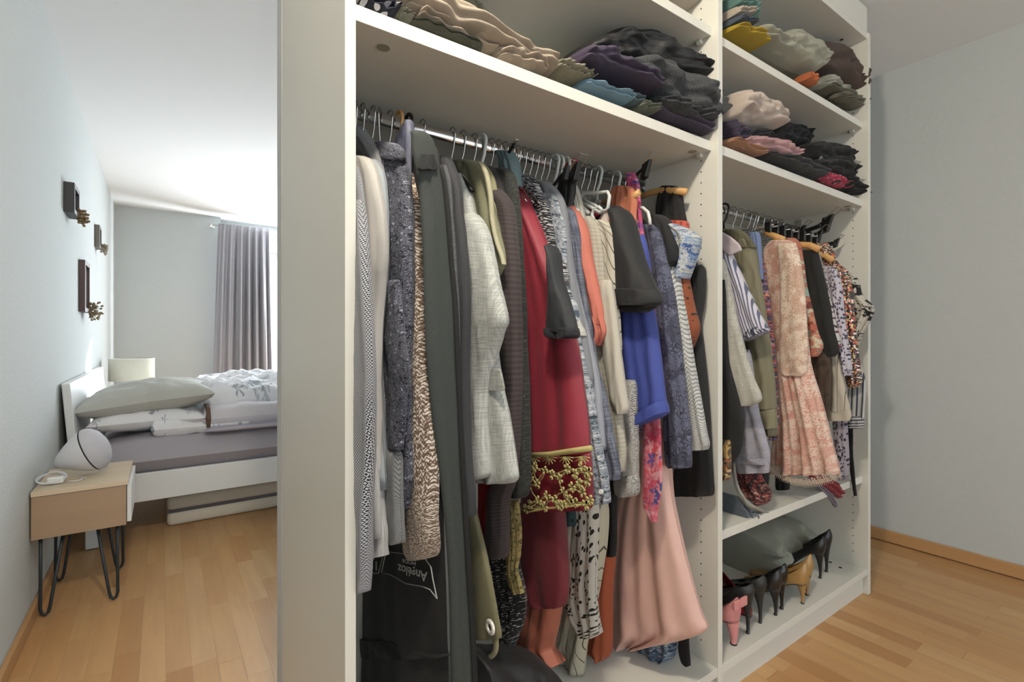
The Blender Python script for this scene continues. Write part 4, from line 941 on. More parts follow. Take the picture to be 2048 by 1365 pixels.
for lb, X, px, py, s_ in (('black clip hanger standing up at the right end of the left rail', 1.13, 1278, 345, 1.3), ('black clip hanger leaning above the grey shirts', .90, 1138, 350, 1.3), ('black clip hanger left of the leaning one', .875, 1122, 352, 1.0), ('small black ball ended clip above the teal hangers', .70, 1026, 292, .35)):
    clip_hanger(lb, X, px, py, s_)
G('top', 'black top hung by clips above the coral blouse', 'top', .91, [('body', [(352,1122,1146),(372,1118,1150),(400,1120,1148),(430,1128,1146)], fab('#111113', 'plain', rough=.6), dict(T=.03, nf=3, fa=.006))])
G('top', 'pale sheer top on the hanger beside the black clipped top', 'top', .925, [('body', [(368,1140,1150),(390,1140,1158),(420,1144,1166),(450,1150,1172)], fab('#b9b7ac', 'plain', rough=.6), dict(T=.025, nf=3, fa=.005))])
tl = fab('#6b8286', 'plain', rough=.5)
G('strap_bundle', 'bundle of grey green ribbed straps on the middle of the left rail', 'straps', .735, [('straps', [(302,1000,1022),(320,1003,1032),(345,1008,1036),(372,1016,1038)], tl, dict(T=.04, nf=5, fa=.006, ramp=0))])
# ---------------------------------------------------------------- right bay garments
GR = 'clothes on the right rail'
def H(name, label, cat, X, parts): return garment(name, label, cat, X, parts, GR)
H('t_shirt', 'black garment with a rounded lower edge, first on the right rail', 't-shirt', 1.43, [
  ('body', [(560,1425,1450),(700,1425,1456),(740,1425,1462),(790,1425,1476),(830,1425,1485),(870,1425,1487),(905,1425,1480),(925,1428,1464),(932,1432,1450)], fab('#1a1b1b', 'plain'), dict(T=.03, nf=1))])
H('jacket', 'pale grey beige linen jacket sleeve nearest the wardrobe divider', 'jacket', 1.46, [
  ('sleeve', [(518,1430,1448),(545,1430,1454),(580,1432,1462),(620,1436,1470),(680,1440,1485),(720,1446,1496),(760,1452,1510),(798,1468,1524),(812,1476,1504)], fab('#a9a79c', 'linen', '#bfbdb3', s=1.2), dict(T=.045, nf=.8, fa=.004))])
STR = fab('#d0cbd6', 'stripe', '#5b6278', s=1.9, th=.42)
H('shirt', 'lilac and navy striped shirt with a ruffled short sleeve and lettered collar', 'shirt', 1.51, [
  ('sleeve', [(490,1430,1452),(510,1436,1464),(540,1445,1478),(580,1458,1496),(620,1468,1516),(645,1476,1530),(660,1482,1537),(672,1486,1518)], STR, dict(T=.05, nf=1.3, fa=.005)),
  ('sleeve_ruffle', [(1484,668,1530,650),(1486,676,1537,656),(1490,684,1538,662)], fab('#3c4256', 'stripe', '#b9b7c4', s=2, th=.4), dict(T=.055, nf=7, fa=.006, ramp=0)),
  ('collar', [(1440,462,1447,466),(1438,482,1462,474),(1446,502,1478,488),(1458,512,1484,500)], fab('#cfc3cb', 'plain'), dict(T=.010, nf=.5, fa=.002, wr=.001, val=1.485))])
H('blouse', 'lilac grey openwork long sleeve below the linen jacket sleeve', 'blouse', 1.535, [
  ('sleeve', [(700,1476,1500),(790,1482,1512),(830,1484,1518),(870,1480,1530),(905,1472,1540),(930,1468,1540),(946,1476,1538)], fab('#98969f', 'lace', '#b1afba', s=2.2), dict(T=.045, nf=1.2, fa=.006)),
  ('hem_tape', [(1470,912,1538,918),(1468,924,1538,930)], fab('#b5b3bd', 'heather', '#83818b'), dict(T=.05, nf=.8, val=1.53))])
OLV = fab('#7a755c', 'plain', rough=.8)
H('jacket', 'olive cotton jacket with rolled sleeve and button tab on the right rail', 'jacket', 1.61, [
  ('body', [(458,1440,1476),(466,1444,1490),(480,1455,1503),(505,1465,1514),(540,1470,1518),(600,1478,1524),(700,1490,1538),(780,1500,1548),(830,1505,1553),(872,1522,1554)], OLV, dict(T=.05, nf=1.6, wr=.009)),
  ('sleeve', [(500,1476,1508),(540,1480,1516),(600,1490,1528),(680,1500,1538),(760,1510,1548),(820,1514,1552)], OLV, dict(T=.05, nf=1, wr=.010, val=1.59)),
  ('cuff', [(1514,822,1550,818),(1516,845,1553,842),(1520,858,1554,856)], fab('#827d63', 'plain'), dict(T=.055, nf=.6, val=1.585, wr=.002)),
  ('collar', [(460,1450,1478),(470,1456,1492),(484,1466,1506),(496,1480,1512)], fab('#5f5c46', 'plain'), dict(T=.04, val=1.6, nf=.6))])
H('blouse', 'light blue blouse, a rounded shoulder between the olive jacket and the pink lace dress', 'blouse', 1.655, [
  ('shoulder', [(464,1500,1516),(472,1502,1520),(500,1508,1522),(560,1514,1526)], fab('#7384ab', 'plain'), dict(T=.03))])
ORF = fab('#3a2f3c', 'floral', '#1f2433', cols=['#b5563c', '#3c2c3a', '#c98a76', '#2a2c44', '#9a3a34', '#6a6f9a'], s=1.5)
H('dress', 'long dark dress with orange flowers, a narrow strip left of the pink lace dress', 'dress', 1.675, [
  ('body', [(492,1508,1520),(540,1512,1530),(600,1516,1538),(660,1522,1545),(740,1530,1552),(830,1540,1556),(880,1542,1554)], ORF, dict(T=.035, nf=1))])
PL = fab('#c68674', 'lace', '#e8d3c2', s=1.2, th=.8)
PL2 = fab('#cc8c7a', 'lace', '#e8d3c2', s=1.0, th=.8)
pd = H('dress', 'pink lace dress with cream flower embroidery and an eyelash scalloped hem', 'dress', 1.83, [
  ('bodice', [(480,1548,1580),(490,1536,1590),(510,1528,1596),(560,1530,1602),(620,1536,1610),(680,1542,1616),(730,1546,1622)], PL, dict(T=.06, nf=1.2, fa=.006)),
  ('skirt', [(700,1546,1612),(750,1548,1626),(800,1548,1642),(850,1550,1656),(890,1549,1666),(925,1546,1676),(948,1544,1681)], PL2, dict(T=.085, nf=3, fa=.018, ramp=.8, val=1.82, nu=46)),
  ('sleeve', [(486,1556,1592),(530,1560,1602),(590,1562,1610),(650,1562,1614),(700,1560,1616),(740,1562,1614),(752,1570,1608)], fab('#c9a08a', 'lace', '#ecdcc8', s=1.1, th=.85), dict(T=.05, nf=.9, val=1.79)),
])
m = MB(); pts = [(1544,936),(1556,948),(1570,956),(1590,962),(1612,965),(1634,962),(1656,956),(1680,944)]
vs = []; 
for i in range(len(pts)-1):
    for t in (0, .5):
        a = pts[i][0]+(pts[i+1][0]-pts[i][0])*t; b = pts[i][1]+(pts[i+1][1]-pts[i][1])*t-4
        c = at(a, b, 'X', 1.775+.0*t)
        R_ = .017
        for k in range(11):
            an = math.pi*k/10; e = c+Vector((0, -R_*math.cos(an), -R_*math.sin(an)*.9))
            m.tube([c+(e-c)*.55, e, e+(e-c)*.35+Vector((0, 0, -.004))], .0008, 4)
        m.tube([c+Vector((0, -R_*math.cos(math.pi*k/8), -R_*.9*math.sin(math.pi*k/8))) for k in range(9)], .0016, 5)
        m.tube([c+Vector((0, -R_*.5*math.cos(math.pi*k/8), -R_*.45*math.sin(math.pi*k/8))) for k in range(9)], .0014, 5)
lo = m.build('scalloped_fringe', fab('#d9c9b6', 'plain'), pd); lo['kind'] = 'stuff'
H('dress', 'coral and mint patterned dress sleeve with geometric shapes', 'dress', 1.93, [
  ('sleeve', [(476,1572,1590),(490,1580,1600),(530,1590,1606),(570,1594,1612),(620,1598,1624),(665,1602,1636),(690,1608,1645),(704,1612,1642),(714,1618,1634)], fab('#b9705c', 'floral', '#c98a74', cols=['#c07a62', '#9fb5a6', '#b5604c', '#d0c3a6', '#7a3a30', '#c98a6c'], s=.5), dict(T=.05, nf=1))])
H('t_shirt', 'black plain garment on the wooden hanger in the right bay', 't-shirt', 1.985, [
  ('body', [(500,1604,1634),(520,1602,1640),(560,1606,1650),(610,1612,1660),(660,1620,1668),(700,1630,1678),(714,1636,1668)], fab('#1a1b18', 'plain'), dict(T=.05, nf=1))])
H('dress', 'red and pink dress with a white beaded edge, a slanting strip in the right bay', 'dress', 2.02, [
  ('body', [(528,1632,1642),(550,1634,1648),(590,1640,1658),(630,1648,1668),(670,1656,1679),(696,1664,1681)], fab('#b5303f', 'floral', '#c94a3a', cols=['#c0324c', '#b53a34', '#c83a5a', '#b5303f'], s=.8), dict(T=.03, nf=1)),
  ('beaded_edge', [(500,1628,1636),(540,1638,1646),(590,1650,1658),(640,1662,1670),(690,1674,1682)], fab('#c9c5c0', 'dots', '#3a2a30', s=2.5, th=.4), dict(T=.034, nu=6, val=2.01, wr=.001, fa=.001))])
H('blouse', 'white and purple leopard print blouse in the right bay', 'blouse', 2.06, [
  ('body', [(532,1640,1662),(545,1644,1676),(575,1650,1684),(620,1658,1688),(660,1664,1692),(700,1672,1698),(735,1680,1703),(752,1688,1700)], fab('#c3bfc9', 'dots', '#4a4454', s=2.3, th=.42), dict(T=.04, nf=1.4, fa=.008))])
SQ = fab('#201818', 'sequin', cols=['#1a1416', '#6a2a20', '#20161c', '#c0a060', '#2a3a3a', '#c04a3a', '#141014', '#d9cfc0'])
H('dress', 'dark sequinned multicoloured dress on the wooden hanger', 'dress', 2.12, [
  ('body', [(486,1630,1656),(500,1640,1664),(525,1646,1676),(545,1654,1698),(580,1664,1704),(640,1674,1710),(690,1680,1715),(735,1688,1720),(765,1692,1723),(776,1698,1712)], SQ, dict(T=.045, nf=1.5, fa=.008))])
H('blouse', 'white ruffled blouse with black leaf print sticking out at the right end', 'blouse', 2.22, [
  ('body', [(548,1694,1708),(565,1694,1718),(590,1698,1724),(610,1704,1744),(622,1706,1749),(645,1706,1738),(670,1706,1724),(692,1708,1714)], fab('#c3beb2', 'floral', '#0c0c0c', cols=['#0d0d0d', '#c3beb2', '#c3beb2', '#0d0d0d', '#c9c4b8'], s=.55), dict(T=.05, nf=2.2, fa=.014))])
H('trousers', 'cream trousers with thin dark stripes and a turned hem in the right bay', 'trousers', 2.04, [
  ('leg', [(700,1655,1676),(760,1654,1687),(800,1653,1696),(824,1652,1702)], fab('#bcb3a3', 'pin', '#6a6458', s=1.0), dict(T=.03, nf=1)),
  ('hem', [(820,1651,1702),(832,1652,1703),(842,1654,1700)], fab('#c3baa9', 'plain'), dict(T=.035, nf=.6))])
H('shirt', 'grey and white striped shirt hem at the right wardrobe side', 'shirt', 2.17, [
  ('body', [(730,1698,1722),(765,1697,1732),(800,1696,1731),(838,1694,1729)], fab('#b9b9b6', 'stripe', '#3c4250', s=1.0, th=.35), dict(T=.03, nf=1)),
  ('border', [(832,1694,1729),(846,1692,1728),(857,1692,1727)], fab('#b9b9b6', 'hstripe', '#3c4250', s=1.6, th=.4), dict(T=.032, nf=1))])
H('dress', 'purple grey leopard dress hem beside the pink lace dress', 'dress', 2.08, [
  ('body', [(800,1664,1690),(845,1666,1694),(900,1670,1697),(945,1672,1698),(960,1678,1692)], fab('#9a949e', 'dots', '#2a2430', s=2.0, th=.4), dict(T=.04, nf=1.2))])
H('blouse', 'black and brown speckled lace blouse behind the pink lace skirt', 'blouse', 1.97, [
  ('body', [(690,1610,1640),(720,1614,1660),(770,1620,1662),(810,1630,1660),(835,1640,1655)], fab('#221b18', 'lace', '#5c4632', s=1.3), dict(T=.04, nf=1.5))])
H('cords', 'black hanging cords with frayed ends over the shelf edge', 'cords', 2.24, [
  ('band', [(855,1694,1706),(900,1697,1706),(940,1700,1709),(965,1704,1711),(992,1709,1714)], fab('#141316', 'plain'), dict(T=.012, nf=4, fa=.004, nu=14))])
H('dress', 'black dress low behind the lilac sleeve, reaching the shelf', 'dress', 1.64, [
  ('hem', [(880,1486,1536),(940,1490,1538),(968,1496,1536),(978,1502,1530)], fab('#161616', 'plain'), dict(T=.05, nf=1))])
H('dress', 'dark dress with small red and orange flowers gathered on the shelf', 'dress', 1.60, [
  ('hem', [(920,1464,1510),(960,1470,1526),(985,1482,1540),(1002,1496,1538),(1009,1508,1530)], fab('#2a2026', 'floral', '#3a2a30', cols=['#a8483a', '#2a1e26', '#c08a7a', '#1e1a22', '#8a3430'], s=1.6), dict(T=.06, nf=2.5, fa=.012))])
H('sash', 'grey satin tie with a pale edge trailing over the middle shelf', 'sash', 1.50, [
  ('end', [(925,1464,1470),(960,1467,1474),(985,1474,1484),(1005,1486,1500),(1018,1500,1522),(1026,1524,1540)], fab('#8e8d83', 'plain', rough=.5), dict(T=.008, nf=.6, nu=8, fa=.002))])
H('dress', 'yellow and brown floral dress edge against the divider', 'dress', 1.40, [
  ('hem', [(880,1430,1460),(930,1432,1462),(955,1436,1460),(962,1440,1455)], fab('#5a4a3a', 'floral', '#241c18', cols=['#b99a5c', '#241c18', '#a8643c', '#3a3a2a', '#c9b08a'], s=.9), dict(T=.03))])
H('skirt', 'black hem under the lace dress fringe', 'skirt', 1.86, [
  ('hem', [(930,1552,1580),(965,1552,1580),(980,1554,1578)], fab('#121212', 'plain'), dict(T=.03))])
HS = 'fabric ends lying on the middle shelf of the right bay'
pile('scarf', 'grey blue satin scarf folded on the middle shelf by the divider', 'scarf', .93, [(1448,1040,1448,985),(1458,1036,1456,990),(1470,1028,1466,990),(1480,1018,1474,1000)], fab('#5c646c', 'plain', rough=.4), HS, T=.16, wr=.012, nf=4, fa=.01)
pile('ribbon', 'lilac satin ribbon end hanging over the middle shelf edge', 'ribbon', .84, [(1610,962,1612,956),(1632,972,1636,964),(1652,990,1658,980),(1664,1006,1668,998),(1670,1016,1671,1012)], fab('#8f8a9c', 'plain', rough=.4), HS, T=.006, wr=.002, nf=1, fa=.001)
pile('ribbon', 'crimson fabric end hanging over the middle shelf edge', 'ribbon', .845, [(1618,966,1622,950),(1640,974,1650,952),(1662,990,1672,966),(1676,998,1680,976)], fab('#8a1f30', 'plain', rough=.5), HS, T=.03, wr=.006, nf=2)
# right rail hangers
for i, X in enumerate((1.43, 1.47, 1.51)): hanger(X, 'wire', ('wire hanger nearest the divider on the right rail', 'wire hanger holding the linen sleeve on the right rail', 'wire hanger holding the striped shirt')[i], RZ2)
hanger(1.555, 'black', 'dark hanger with a steel hook holding the olive jacket', RZ2)
hanger(1.60, 'wire', 'wire hanger above the light blue blouse', RZ2)
hanger(1.66, 'white', 'thick grey plastic hanger hook on the right rail', RZ2)
hanger(1.70, 'wire', 'wire hanger right of the thick grey hook', RZ2)
hanger(1.76, 'blackhook', 'thick black plastic hanger hook on the right rail', RZ2)
for i in range(8): hanger(1.82+i*.052, 'clip', ORD[i]+' black clip hanger right of the thick black hook on the right rail', RZ2, yaw=.15*math.sin(i*2.1), half=.14)
def front_hanger(label, X, P, r=.010):
    root = empty('clothes_hanger', (X, RY, 1.38), label, 'hanger', 'wooden hangers in the right bay')
    a = [at(p[0], p[1], 'X', X) for p in P]; m = MB()
    m.tube(a, [r*.8]+[r]*(len(a)-1), 10, True, r*.7); m.build('arms', beech, root, smooth=True)
    hk_ = [Vector((X, RY+.0185*math.cos(math.radians(-20+k*18.5)), RZ2+.006+.0185*math.sin(math.radians(-20+k*18.5)))) for k in range(13)]+[Vector((X, RY, RZ2-.05)), Vector((X, RY, a[0].z))]
    MB().tube(hk_, .0018, 8).build('hook', wire, root, smooth=True)
front_hanger('wooden hanger above the pink lace dress', 1.82, [(1530,466),(1548,472),(1568,480)], .011)
front_hanger('wooden hanger arm sticking out right of the pink lace dress', 1.96, [(1580,488),(1600,490),(1620,491),(1638,500)], .012)
front_hanger('lower wooden hanger arm in front of the sequinned dress', 2.08, [(1618,508),(1636,508),(1652,512),(1665,522)], .012)
front_hanger('pale wooden hanger bar under the upper arm', 1.98, [(1588,512),(1604,504),(1622,500)], .007)
for lb, X, px, py, s_ in (('large black clip hanger pointing up at the right end', 2.25, 1634, 452, 1.9), ('black clip hanger under the large one', 2.22, 1620, 478, 1.5), ('small black clip at the far right of the rail', 2.28, 1662, 488, 1.0), ('black clip hanger left of the large one', 2.16, 1590, 466, 1.3)):
    clip_hanger(lb, X, px, py, s_)
bar_ = lambda lb, X, P: (lambda r_: MB().tube([at(a, b, 'X', X) for a, b in P], .009, 8).build('bar', black_plastic, r_))(empty('clip_hanger', (X, RY, 1.4), lb, 'hanger', 'black clip hangers'))
bar_('black trouser hanger bar slanting up to the right', 2.20, [(1590,476),(1612,462),(1640,452)])
bar_('black hanger bar end poking out to the right', 2.27, [(1640,492),(1668,487)])
for lb, P in (('sequinned collar draped on the upper wooden hanger', [(488,1634,1648),(500,1638,1666),(515,1646,1670)]),):
    H('collar', lb, 'garment', 2.10, [('body', P, SQ, dict(T=.05, nf=2))])
# ---------------------------------------------------------------- folded clothes on the shelves
G1 = 'folded clothes on the left bay shelf'
BE = fab('#a89a88', 'plain', rough=.85); BE2 = fab('#b0a793', 'plain'); GRE = fab('#7d7c69', 'plain')
pile('blouse', 'navy blouse with tiny white flowers hanging over the upper left shelf edge', 'blouse', .868, [(716,4,722,-6),(728,16,738,-10),(748,34,760,-6),(768,38,776,2),(784,36,788,16),(790,34,792,26)], fab('#15172a', 'dots', '#c9c9cf', s=1.5, th=.38), G1, T=.05, wr=.006)
pile('trousers', 'beige trousers folded along the upper left shelf', 'trousers', (.90, .89), [(780,22,782,-20),(820,45,826,-20),(870,68,872,-8),(905,82,900,20),(950,100,945,50),(1000,122,990,80),(1040,142,1032,100),(1075,155,1062,112),(1090,158,1082,142)], BE, G1, T=.12, wr=.012,
     extra=[(.885, [(800,28,800,2),(850,46,850,8),(900,62,898,22),(930,82,925,46),(960,100,955,68)], dict(T=.05)), (.88, [(826,44,830,22),(860,60,862,34),(910,82,915,50),(950,100,960,74),(985,112,990,95)], dict(T=.05)), (.87, [(990,122,985,100),(1020,135,1030,100),(1050,148,1062,112),(1078,155,1086,140)], dict(T=.06, wr=.014))])
pile('trousers', 'grey green trousers folded at the back of the upper left shelf', 'trousers', 1.08, [(850,30,856,-30),(890,60,890,-12),(930,80,930,20),(970,95,966,60)], GRE, G1, T=.14, wr=.01, nf=4)
pile('shirt', 'dark olive shirt lying under the beige trousers at the shelf edge', 'shirt', .865, [(815,46,818,38),(850,58,850,47),(890,72,888,60),(930,90,926,78),(962,103,960,94)], fab('#4d4f44', 'plain'), G1, T=.03, wr=.004)
pile('shirt', 'pale olive collar piece by the navy blouse', 'shirt', .862, [(790,30,793,14),(806,42,806,22),(820,46,826,32)], fab('#77796c', 'plain'), G1, T=.03, wr=.004)
pile('shirt', 'olive grey folded cloth in the middle of the upper left shelf', 'shirt', .90, [(1084,158,1084,136),(1102,166,1104,142),(1122,173,1128,150),(1140,178,1146,166),(1150,180,1152,176)], fab('#8c8975', 'plain'), G1, T=.14, wr=.006, nf=4)
pile('sweater', 'black shiny garment heaped on top of the dark pile', 'sweater', (1.05, .88), [(1110,140,1112,128),(1140,150,1142,104),(1180,160,1182,84),(1220,160,1214,72),(1260,165,1262,72),(1310,170,1312,90),(1360,172,1362,118),(1395,172,1392,140),(1408,166,1406,146)], fab('#0e0e10', 'plain', rough=.55), G1, T=(.24,.1), wr=.026, ws=16)
pile('strap', 'thin black satin strap looped over the black heap', 'strap', .92, [(1240,104,1232,100),(1250,88,1240,86),(1258,74,1246,72)], fab('#4a4a4e', 'plain', rough=.3), G1, T=.01, wr=.001, nf=.5)
pile('sweater', 'dark plum garment crumpled at the left of the dark pile', 'sweater', .91, [(1112,155,1114,132),(1130,165,1136,118),(1170,175,1176,125),(1210,188,1216,150),(1250,204,1252,165),(1268,208,1270,186)], fab('#3a2f46', 'plain', rough=.6), G1, T=.2, wr=.020, ws=16)
pile('shirt', 'light blue garment squeezed under the plum one at the shelf edge', 'shirt', .875, [(1148,180,1152,166),(1175,190,1180,174),(1200,198,1206,184),(1232,208,1234,190),(1246,212,1246,204)], fab('#7fa3b8', 'plain'), G1, T=.08, wr=.010)
pile('shirt', 'teal grey garment beside the light blue one', 'shirt', .88, [(1225,204,1226,188),(1248,214,1250,190),(1268,220,1268,200),(1280,222,1280,214)], fab('#55696b', 'plain'), G1, T=.08, wr=.008)
pile('shirt', 'grey green folded cloth between the teal and the purple knit', 'shirt', .875, [(1262,222,1264,210),(1280,228,1282,212),(1300,232,1300,222)], fab('#6c7264', 'plain'), G1, T=.08, wr=.006)
pile('sweater', 'thick charcoal wool sweater folded on the dark pile', 'sweater', (.93, .845), [(1190,160,1194,136),(1225,178,1226,132),(1270,200,1270,130),(1320,222,1322,138),(1370,240,1370,156),(1400,250,1402,170),(1420,246,1423,180),(1429,228,1430,198)], fab('#303234', 'heather', '#4c4e50', th=.54, s=.9), G1, T=(.2,.08), wr=.016, nf=2.6, fa=.018, ws=12,
     extra=[(.86, [(1300,212,1300,196),(1340,232,1345,206),(1390,248,1392,226),(1416,250,1420,236)], dict(T=.08))])
pile('sweater', 'purple waffle knit sweater rolled at the bottom of the dark pile', 'sweater', (.88, .85), [(1292,224,1298,196),(1312,236,1316,200),(1350,248,1352,216),(1385,262,1386,236),(1408,270,1412,246),(1421,266,1423,250)], fab('#4c4356', 'hrib', '#2a2430', s=1.1), G1, T=(.07,.045), wr=.003, nf=1.6, fa=.007)
pile('blouse', 'pale pink soft garment on the topmost left shelf', 'blouse', .93, [(1325,10,1325,-40),(1350,20,1352,-40),(1375,28,1380,-30),(1384,20,1386,0)], fab('#b5aba0', 'plain'), G1, T=.14)
G2 = 'folded clothes on the top shelf of the right bay'; G3 = 'folded clothes on the lower shelf of the right bay'
def roll(name, label, cat, Y, c, r, mat, grp, n=2.3):
    cc = at(c[0], c[1], 'Y', Y); m = MB(); N_ = 60; th = .004; vs = []; fs = []
    for k in range(N_+1):
        a = k/N_*6.28*n; rr2 = r*(.25+.75*k/N_)
        for (dy, o) in ((0, 0), (.2, 0), (.2, th), (0, th)):
            vs.append(cc+Vector(((rr2-o)*math.cos(a)*1.25, dy, (rr2-o)*math.sin(a)*.8)))
    for k in range(N_):
        for q in range(4):
            fs.append((k*4+q, k*4+(q+1)%4, k*4+4+(q+1)%4, k*4+4+q))
    m.add(vs, fs); return tag(m.build(name, mat, smooth=False), label, cat, grp)
TE = fab('#5d8078', 'plain')
roll('towel', 'terracotta towel rolled on top of the towel stack', 'towel', .88, (1478, 2), .027, fab('#8a4a3c', 'plain'), G2)
pile('towel', 'teal green towel folded under the terracotta roll', 'towel', .90, [(1446,26,1446,2),(1462,32,1464,4),(1478,46,1482,14),(1486,56,1488,34)], TE, G2, T=.12, nf=3, fa=.008)
pile('towel', 'cream towel folded in the middle of the towel stack', 'towel', .885, [(1446,44,1446,26),(1460,46,1462,28),(1474,50,1478,36)], fab('#b7ab9c', 'plain'), G2, T=.12, nf=2, fa=.006)
pile('towel', 'slate blue towel folded below the cream one', 'towel', .88, [(1446,58,1446,46),(1462,64,1464,50),(1480,66,1482,56)], fab('#4c5866', 'plain'), G2, T=.12, nf=2, fa=.005)
pile('towel', 'bright yellow cloth at the bottom of the towel stack', 'towel', .875, [(1446,70,1446,60),(1470,84,1472,66),(1490,94,1496,78),(1506,102,1508,94)], fab('#b59a2c', 'plain'), G2, T=.12, wr=.01)
pile('shirt', 'off white linen garment heaped on the upper right shelf', 'shirt', .92, [(1484,84,1486,62),(1505,100,1506,82),(1530,118,1532,84),(1560,134,1556,70),(1590,148,1592,84),(1612,152,1606,102),(1618,146,1618,110)], fab('#a8a795', 'plain'), G2, T=.16, wr=.02, ws=16)
pile('sweater', 'brown garment bunched on the upper right shelf', 'sweater', (.98, .855), [(1598,140,1600,98),(1625,160,1622,92),(1660,170,1656,96),(1690,186,1684,110),(1706,190,1704,130),(1716,178,1716,152)], fab('#4e4039', 'plain'), G2, T=(.2,.08), wr=.012, ws=10)
pile('shirt', 'orange folded piece between the off white and brown garments', 'shirt', .872, [(1600,164,1606,148),(1612,170,1616,146),(1623,174,1624,158)], fab('#c06a3c', 'plain'), G2, T=.06)
pile('shirt', 'white pointed cloth under the brown garment', 'shirt', .885, [(1625,174,1628,168),(1645,180,1648,152),(1665,186,1664,166),(1678,190,1678,182)], fab('#a6a698', 'plain'), G2, T=.08, wr=.006)
pile('trousers', 'grey beige trousers folded flat at the right of the upper shelf', 'trousers', (.90, .85), [(1630,180,1632,172),(1660,196,1662,180),(1690,212,1692,190),(1715,220,1718,196),(1722,210,1722,200)], fab('#6d6a5a', 'plain'), G2, T=(.12,.05), nf=3, fa=.008, extra=[(.86, [(1668,196,1668,188),(1690,206,1692,196),(1712,214,1714,200)], dict(T=.05))])
roll('trousers', 'dark grey rolled trouser end at the right of the upper shelf', 'trousers', .858, (1706, 206), .022, fab('#3f4240', 'plain'), G2, 1.6)
pile('blouse', 'creamy white garment bunched beside the divider', 'blouse', .91, [(1446,240,1446,194),(1462,256,1464,190),(1490,262,1488,196),(1520,268,1516,218),(1538,264,1538,232)], fab('#c3b5a8', 'plain'), G3, T=.16, wr=.022, ws=15)
pile('blouse', 'purple and navy folded blouse under the creamy garment', 'blouse', .88, [(1446,290,1446,244),(1456,292,1458,250),(1468,290,1470,264)], fab('#2a2836', 'rib', '#4a3c58', s=1), G3, T=.1)
pile('sweater', 'dark grey garment under the creamy one', 'sweater', .90, [(1468,290,1470,262),(1490,282,1492,262),(1512,284,1516,266),(1526,286,1526,276)], fab('#2c2b30', 'plain'), G3, T=.1)
pile('blouse', 'blush pink folded garment at the left of the lower shelf', 'blouse', .875, [(1458,300,1462,282),(1490,308,1495,276),(1530,316,1535,280),(1562,322,1566,292),(1577,318,1578,300)], fab('#b99090', 'plain'), G3, T=.1, wr=.012, nf=3, fa=.008)
pile('blouse', 'peach garment beneath the blush pink one', 'blouse', .866, [(1447,288,1447,280),(1475,302,1480,290),(1505,313,1510,300),(1516,314,1516,308)], fab('#b98c70', 'plain'), G3, T=.08, wr=.006)
pile('top', 'black top standing up behind the blush pink garment', 'top', 1.0, [(1528,300,1532,236),(1545,300,1548,246),(1560,300,1562,256),(1578,310,1580,252),(1586,300,1585,256)], fab('#131216', 'plain'), G3, T=.14, wr=.02)
pile('sweater', 'black garment with a white care label', 'sweater', (.96, .875), [(1578,325,1580,300),(1600,338,1602,290),(1640,345,1640,288),(1670,345,1672,294),(1690,320,1691,304)], fab('#0f0f11', 'plain'), G3, T=(.2,.08), wr=.016)
pile('care_label', 'small grey woven care label on the black garment', 'label', .858, [(1634,323,1642,312),(1646,326,1655,316)], fab('#7d7f80', 'plain'), G3, T=.002, wr=0, fa=0, nu=4, nv=6)
pile('sweater', 'charcoal flecked sweater at the front of the lower shelf', 'sweater', .87, [(1512,318,1514,308),(1545,330,1550,314),(1580,344,1582,318),(1610,356,1612,332),(1630,360,1632,342)], fab('#2b2d2f', 'heather', '#555759', th=.55, s=.8), G3, T=.1, wr=.012)
pile('sweater', 'black crumpled top beside the flecked sweater', 'sweater', (.90, .87), [(1600,345,1602,325),(1640,355,1642,320),(1675,365,1676,322),(1688,355,1688,336)], fab('#111113', 'plain'), G3, T=.12, wr=.016)
pile('bag', 'hot pink and red patterned pouch on the lower shelf', 'pouch', .862, [(1630,352,1634,340),(1645,366,1648,344),(1665,374,1668,348),(1682,378,1684,362)], fab('#c2405e', 'floral', '#c8506a', cols=['#c8456a', '#c8456a', '#b03a30', '#2a1a20', '#c9a0a8'], s=.7), G3, T=.05)
pile('leggings', 'black leggings with a red edge at the right of the lower shelf', 'leggings', (.88, .85), [(1670,378,1674,346),(1690,384,1696,348),(1708,388,1709,362),(1722,392,1727,384)], fab('#101012', 'plain'), G3, T=(.08,.04), wr=.010, extra=[(.87, [(1690,386,1694,372),(1710,391,1712,380),(1726,393,1727,386)], dict(T=.05))])
MB().tube([at(a, b, 'Y', .828) for a, b in ((1682,362),(1695,363),(1706,362),(1708,368),(1703,373),(1690,376))], .002, 6).build('red_edge', fab('#8a2430', 'plain'), bpy.data.objects['leggings'], smooth=True)
# ---------------------------------------------------------------- shoe compartment
ZB = .1055
pile('bag', 'large crumpled grey green cloth bag behind the shoes', 'bag', 1.12, [(1475,1150,1484,1062),(1500,1165,1510,1048),(1540,1150,1555,1036),(1580,1140,1585,1036),(1615,1120,1622,1046),(1640,1110,1642,1056)], fab('#a3a597', 'plain', rough=.6), 'things behind the shoes', T=.26, wr=.045, ws=11, nl=0, nf=5, fa=.02)
bx = solid('black_card', '#1d1d1c', .6)
for z0, z1, lb in ((.1055, .27, 'lower black shoebox at the back of the shoe compartment'), (.272, .435, 'upper black shoebox at the back of the shoe compartment')):
    r_ = empty('shoebox', (2.12, 1.2, z0), lb, 'box', 'shoeboxes behind the shoes')
    MB().box(1.98, 2.27, 1.17, 1.325, z0, z1-.035).build('box_body', bx, r_, bevel=.002)
    MB().box(1.977, 2.273, 1.167, 1.328, z1-.035, z1).build('lid', bx, r_, bevel=.002)
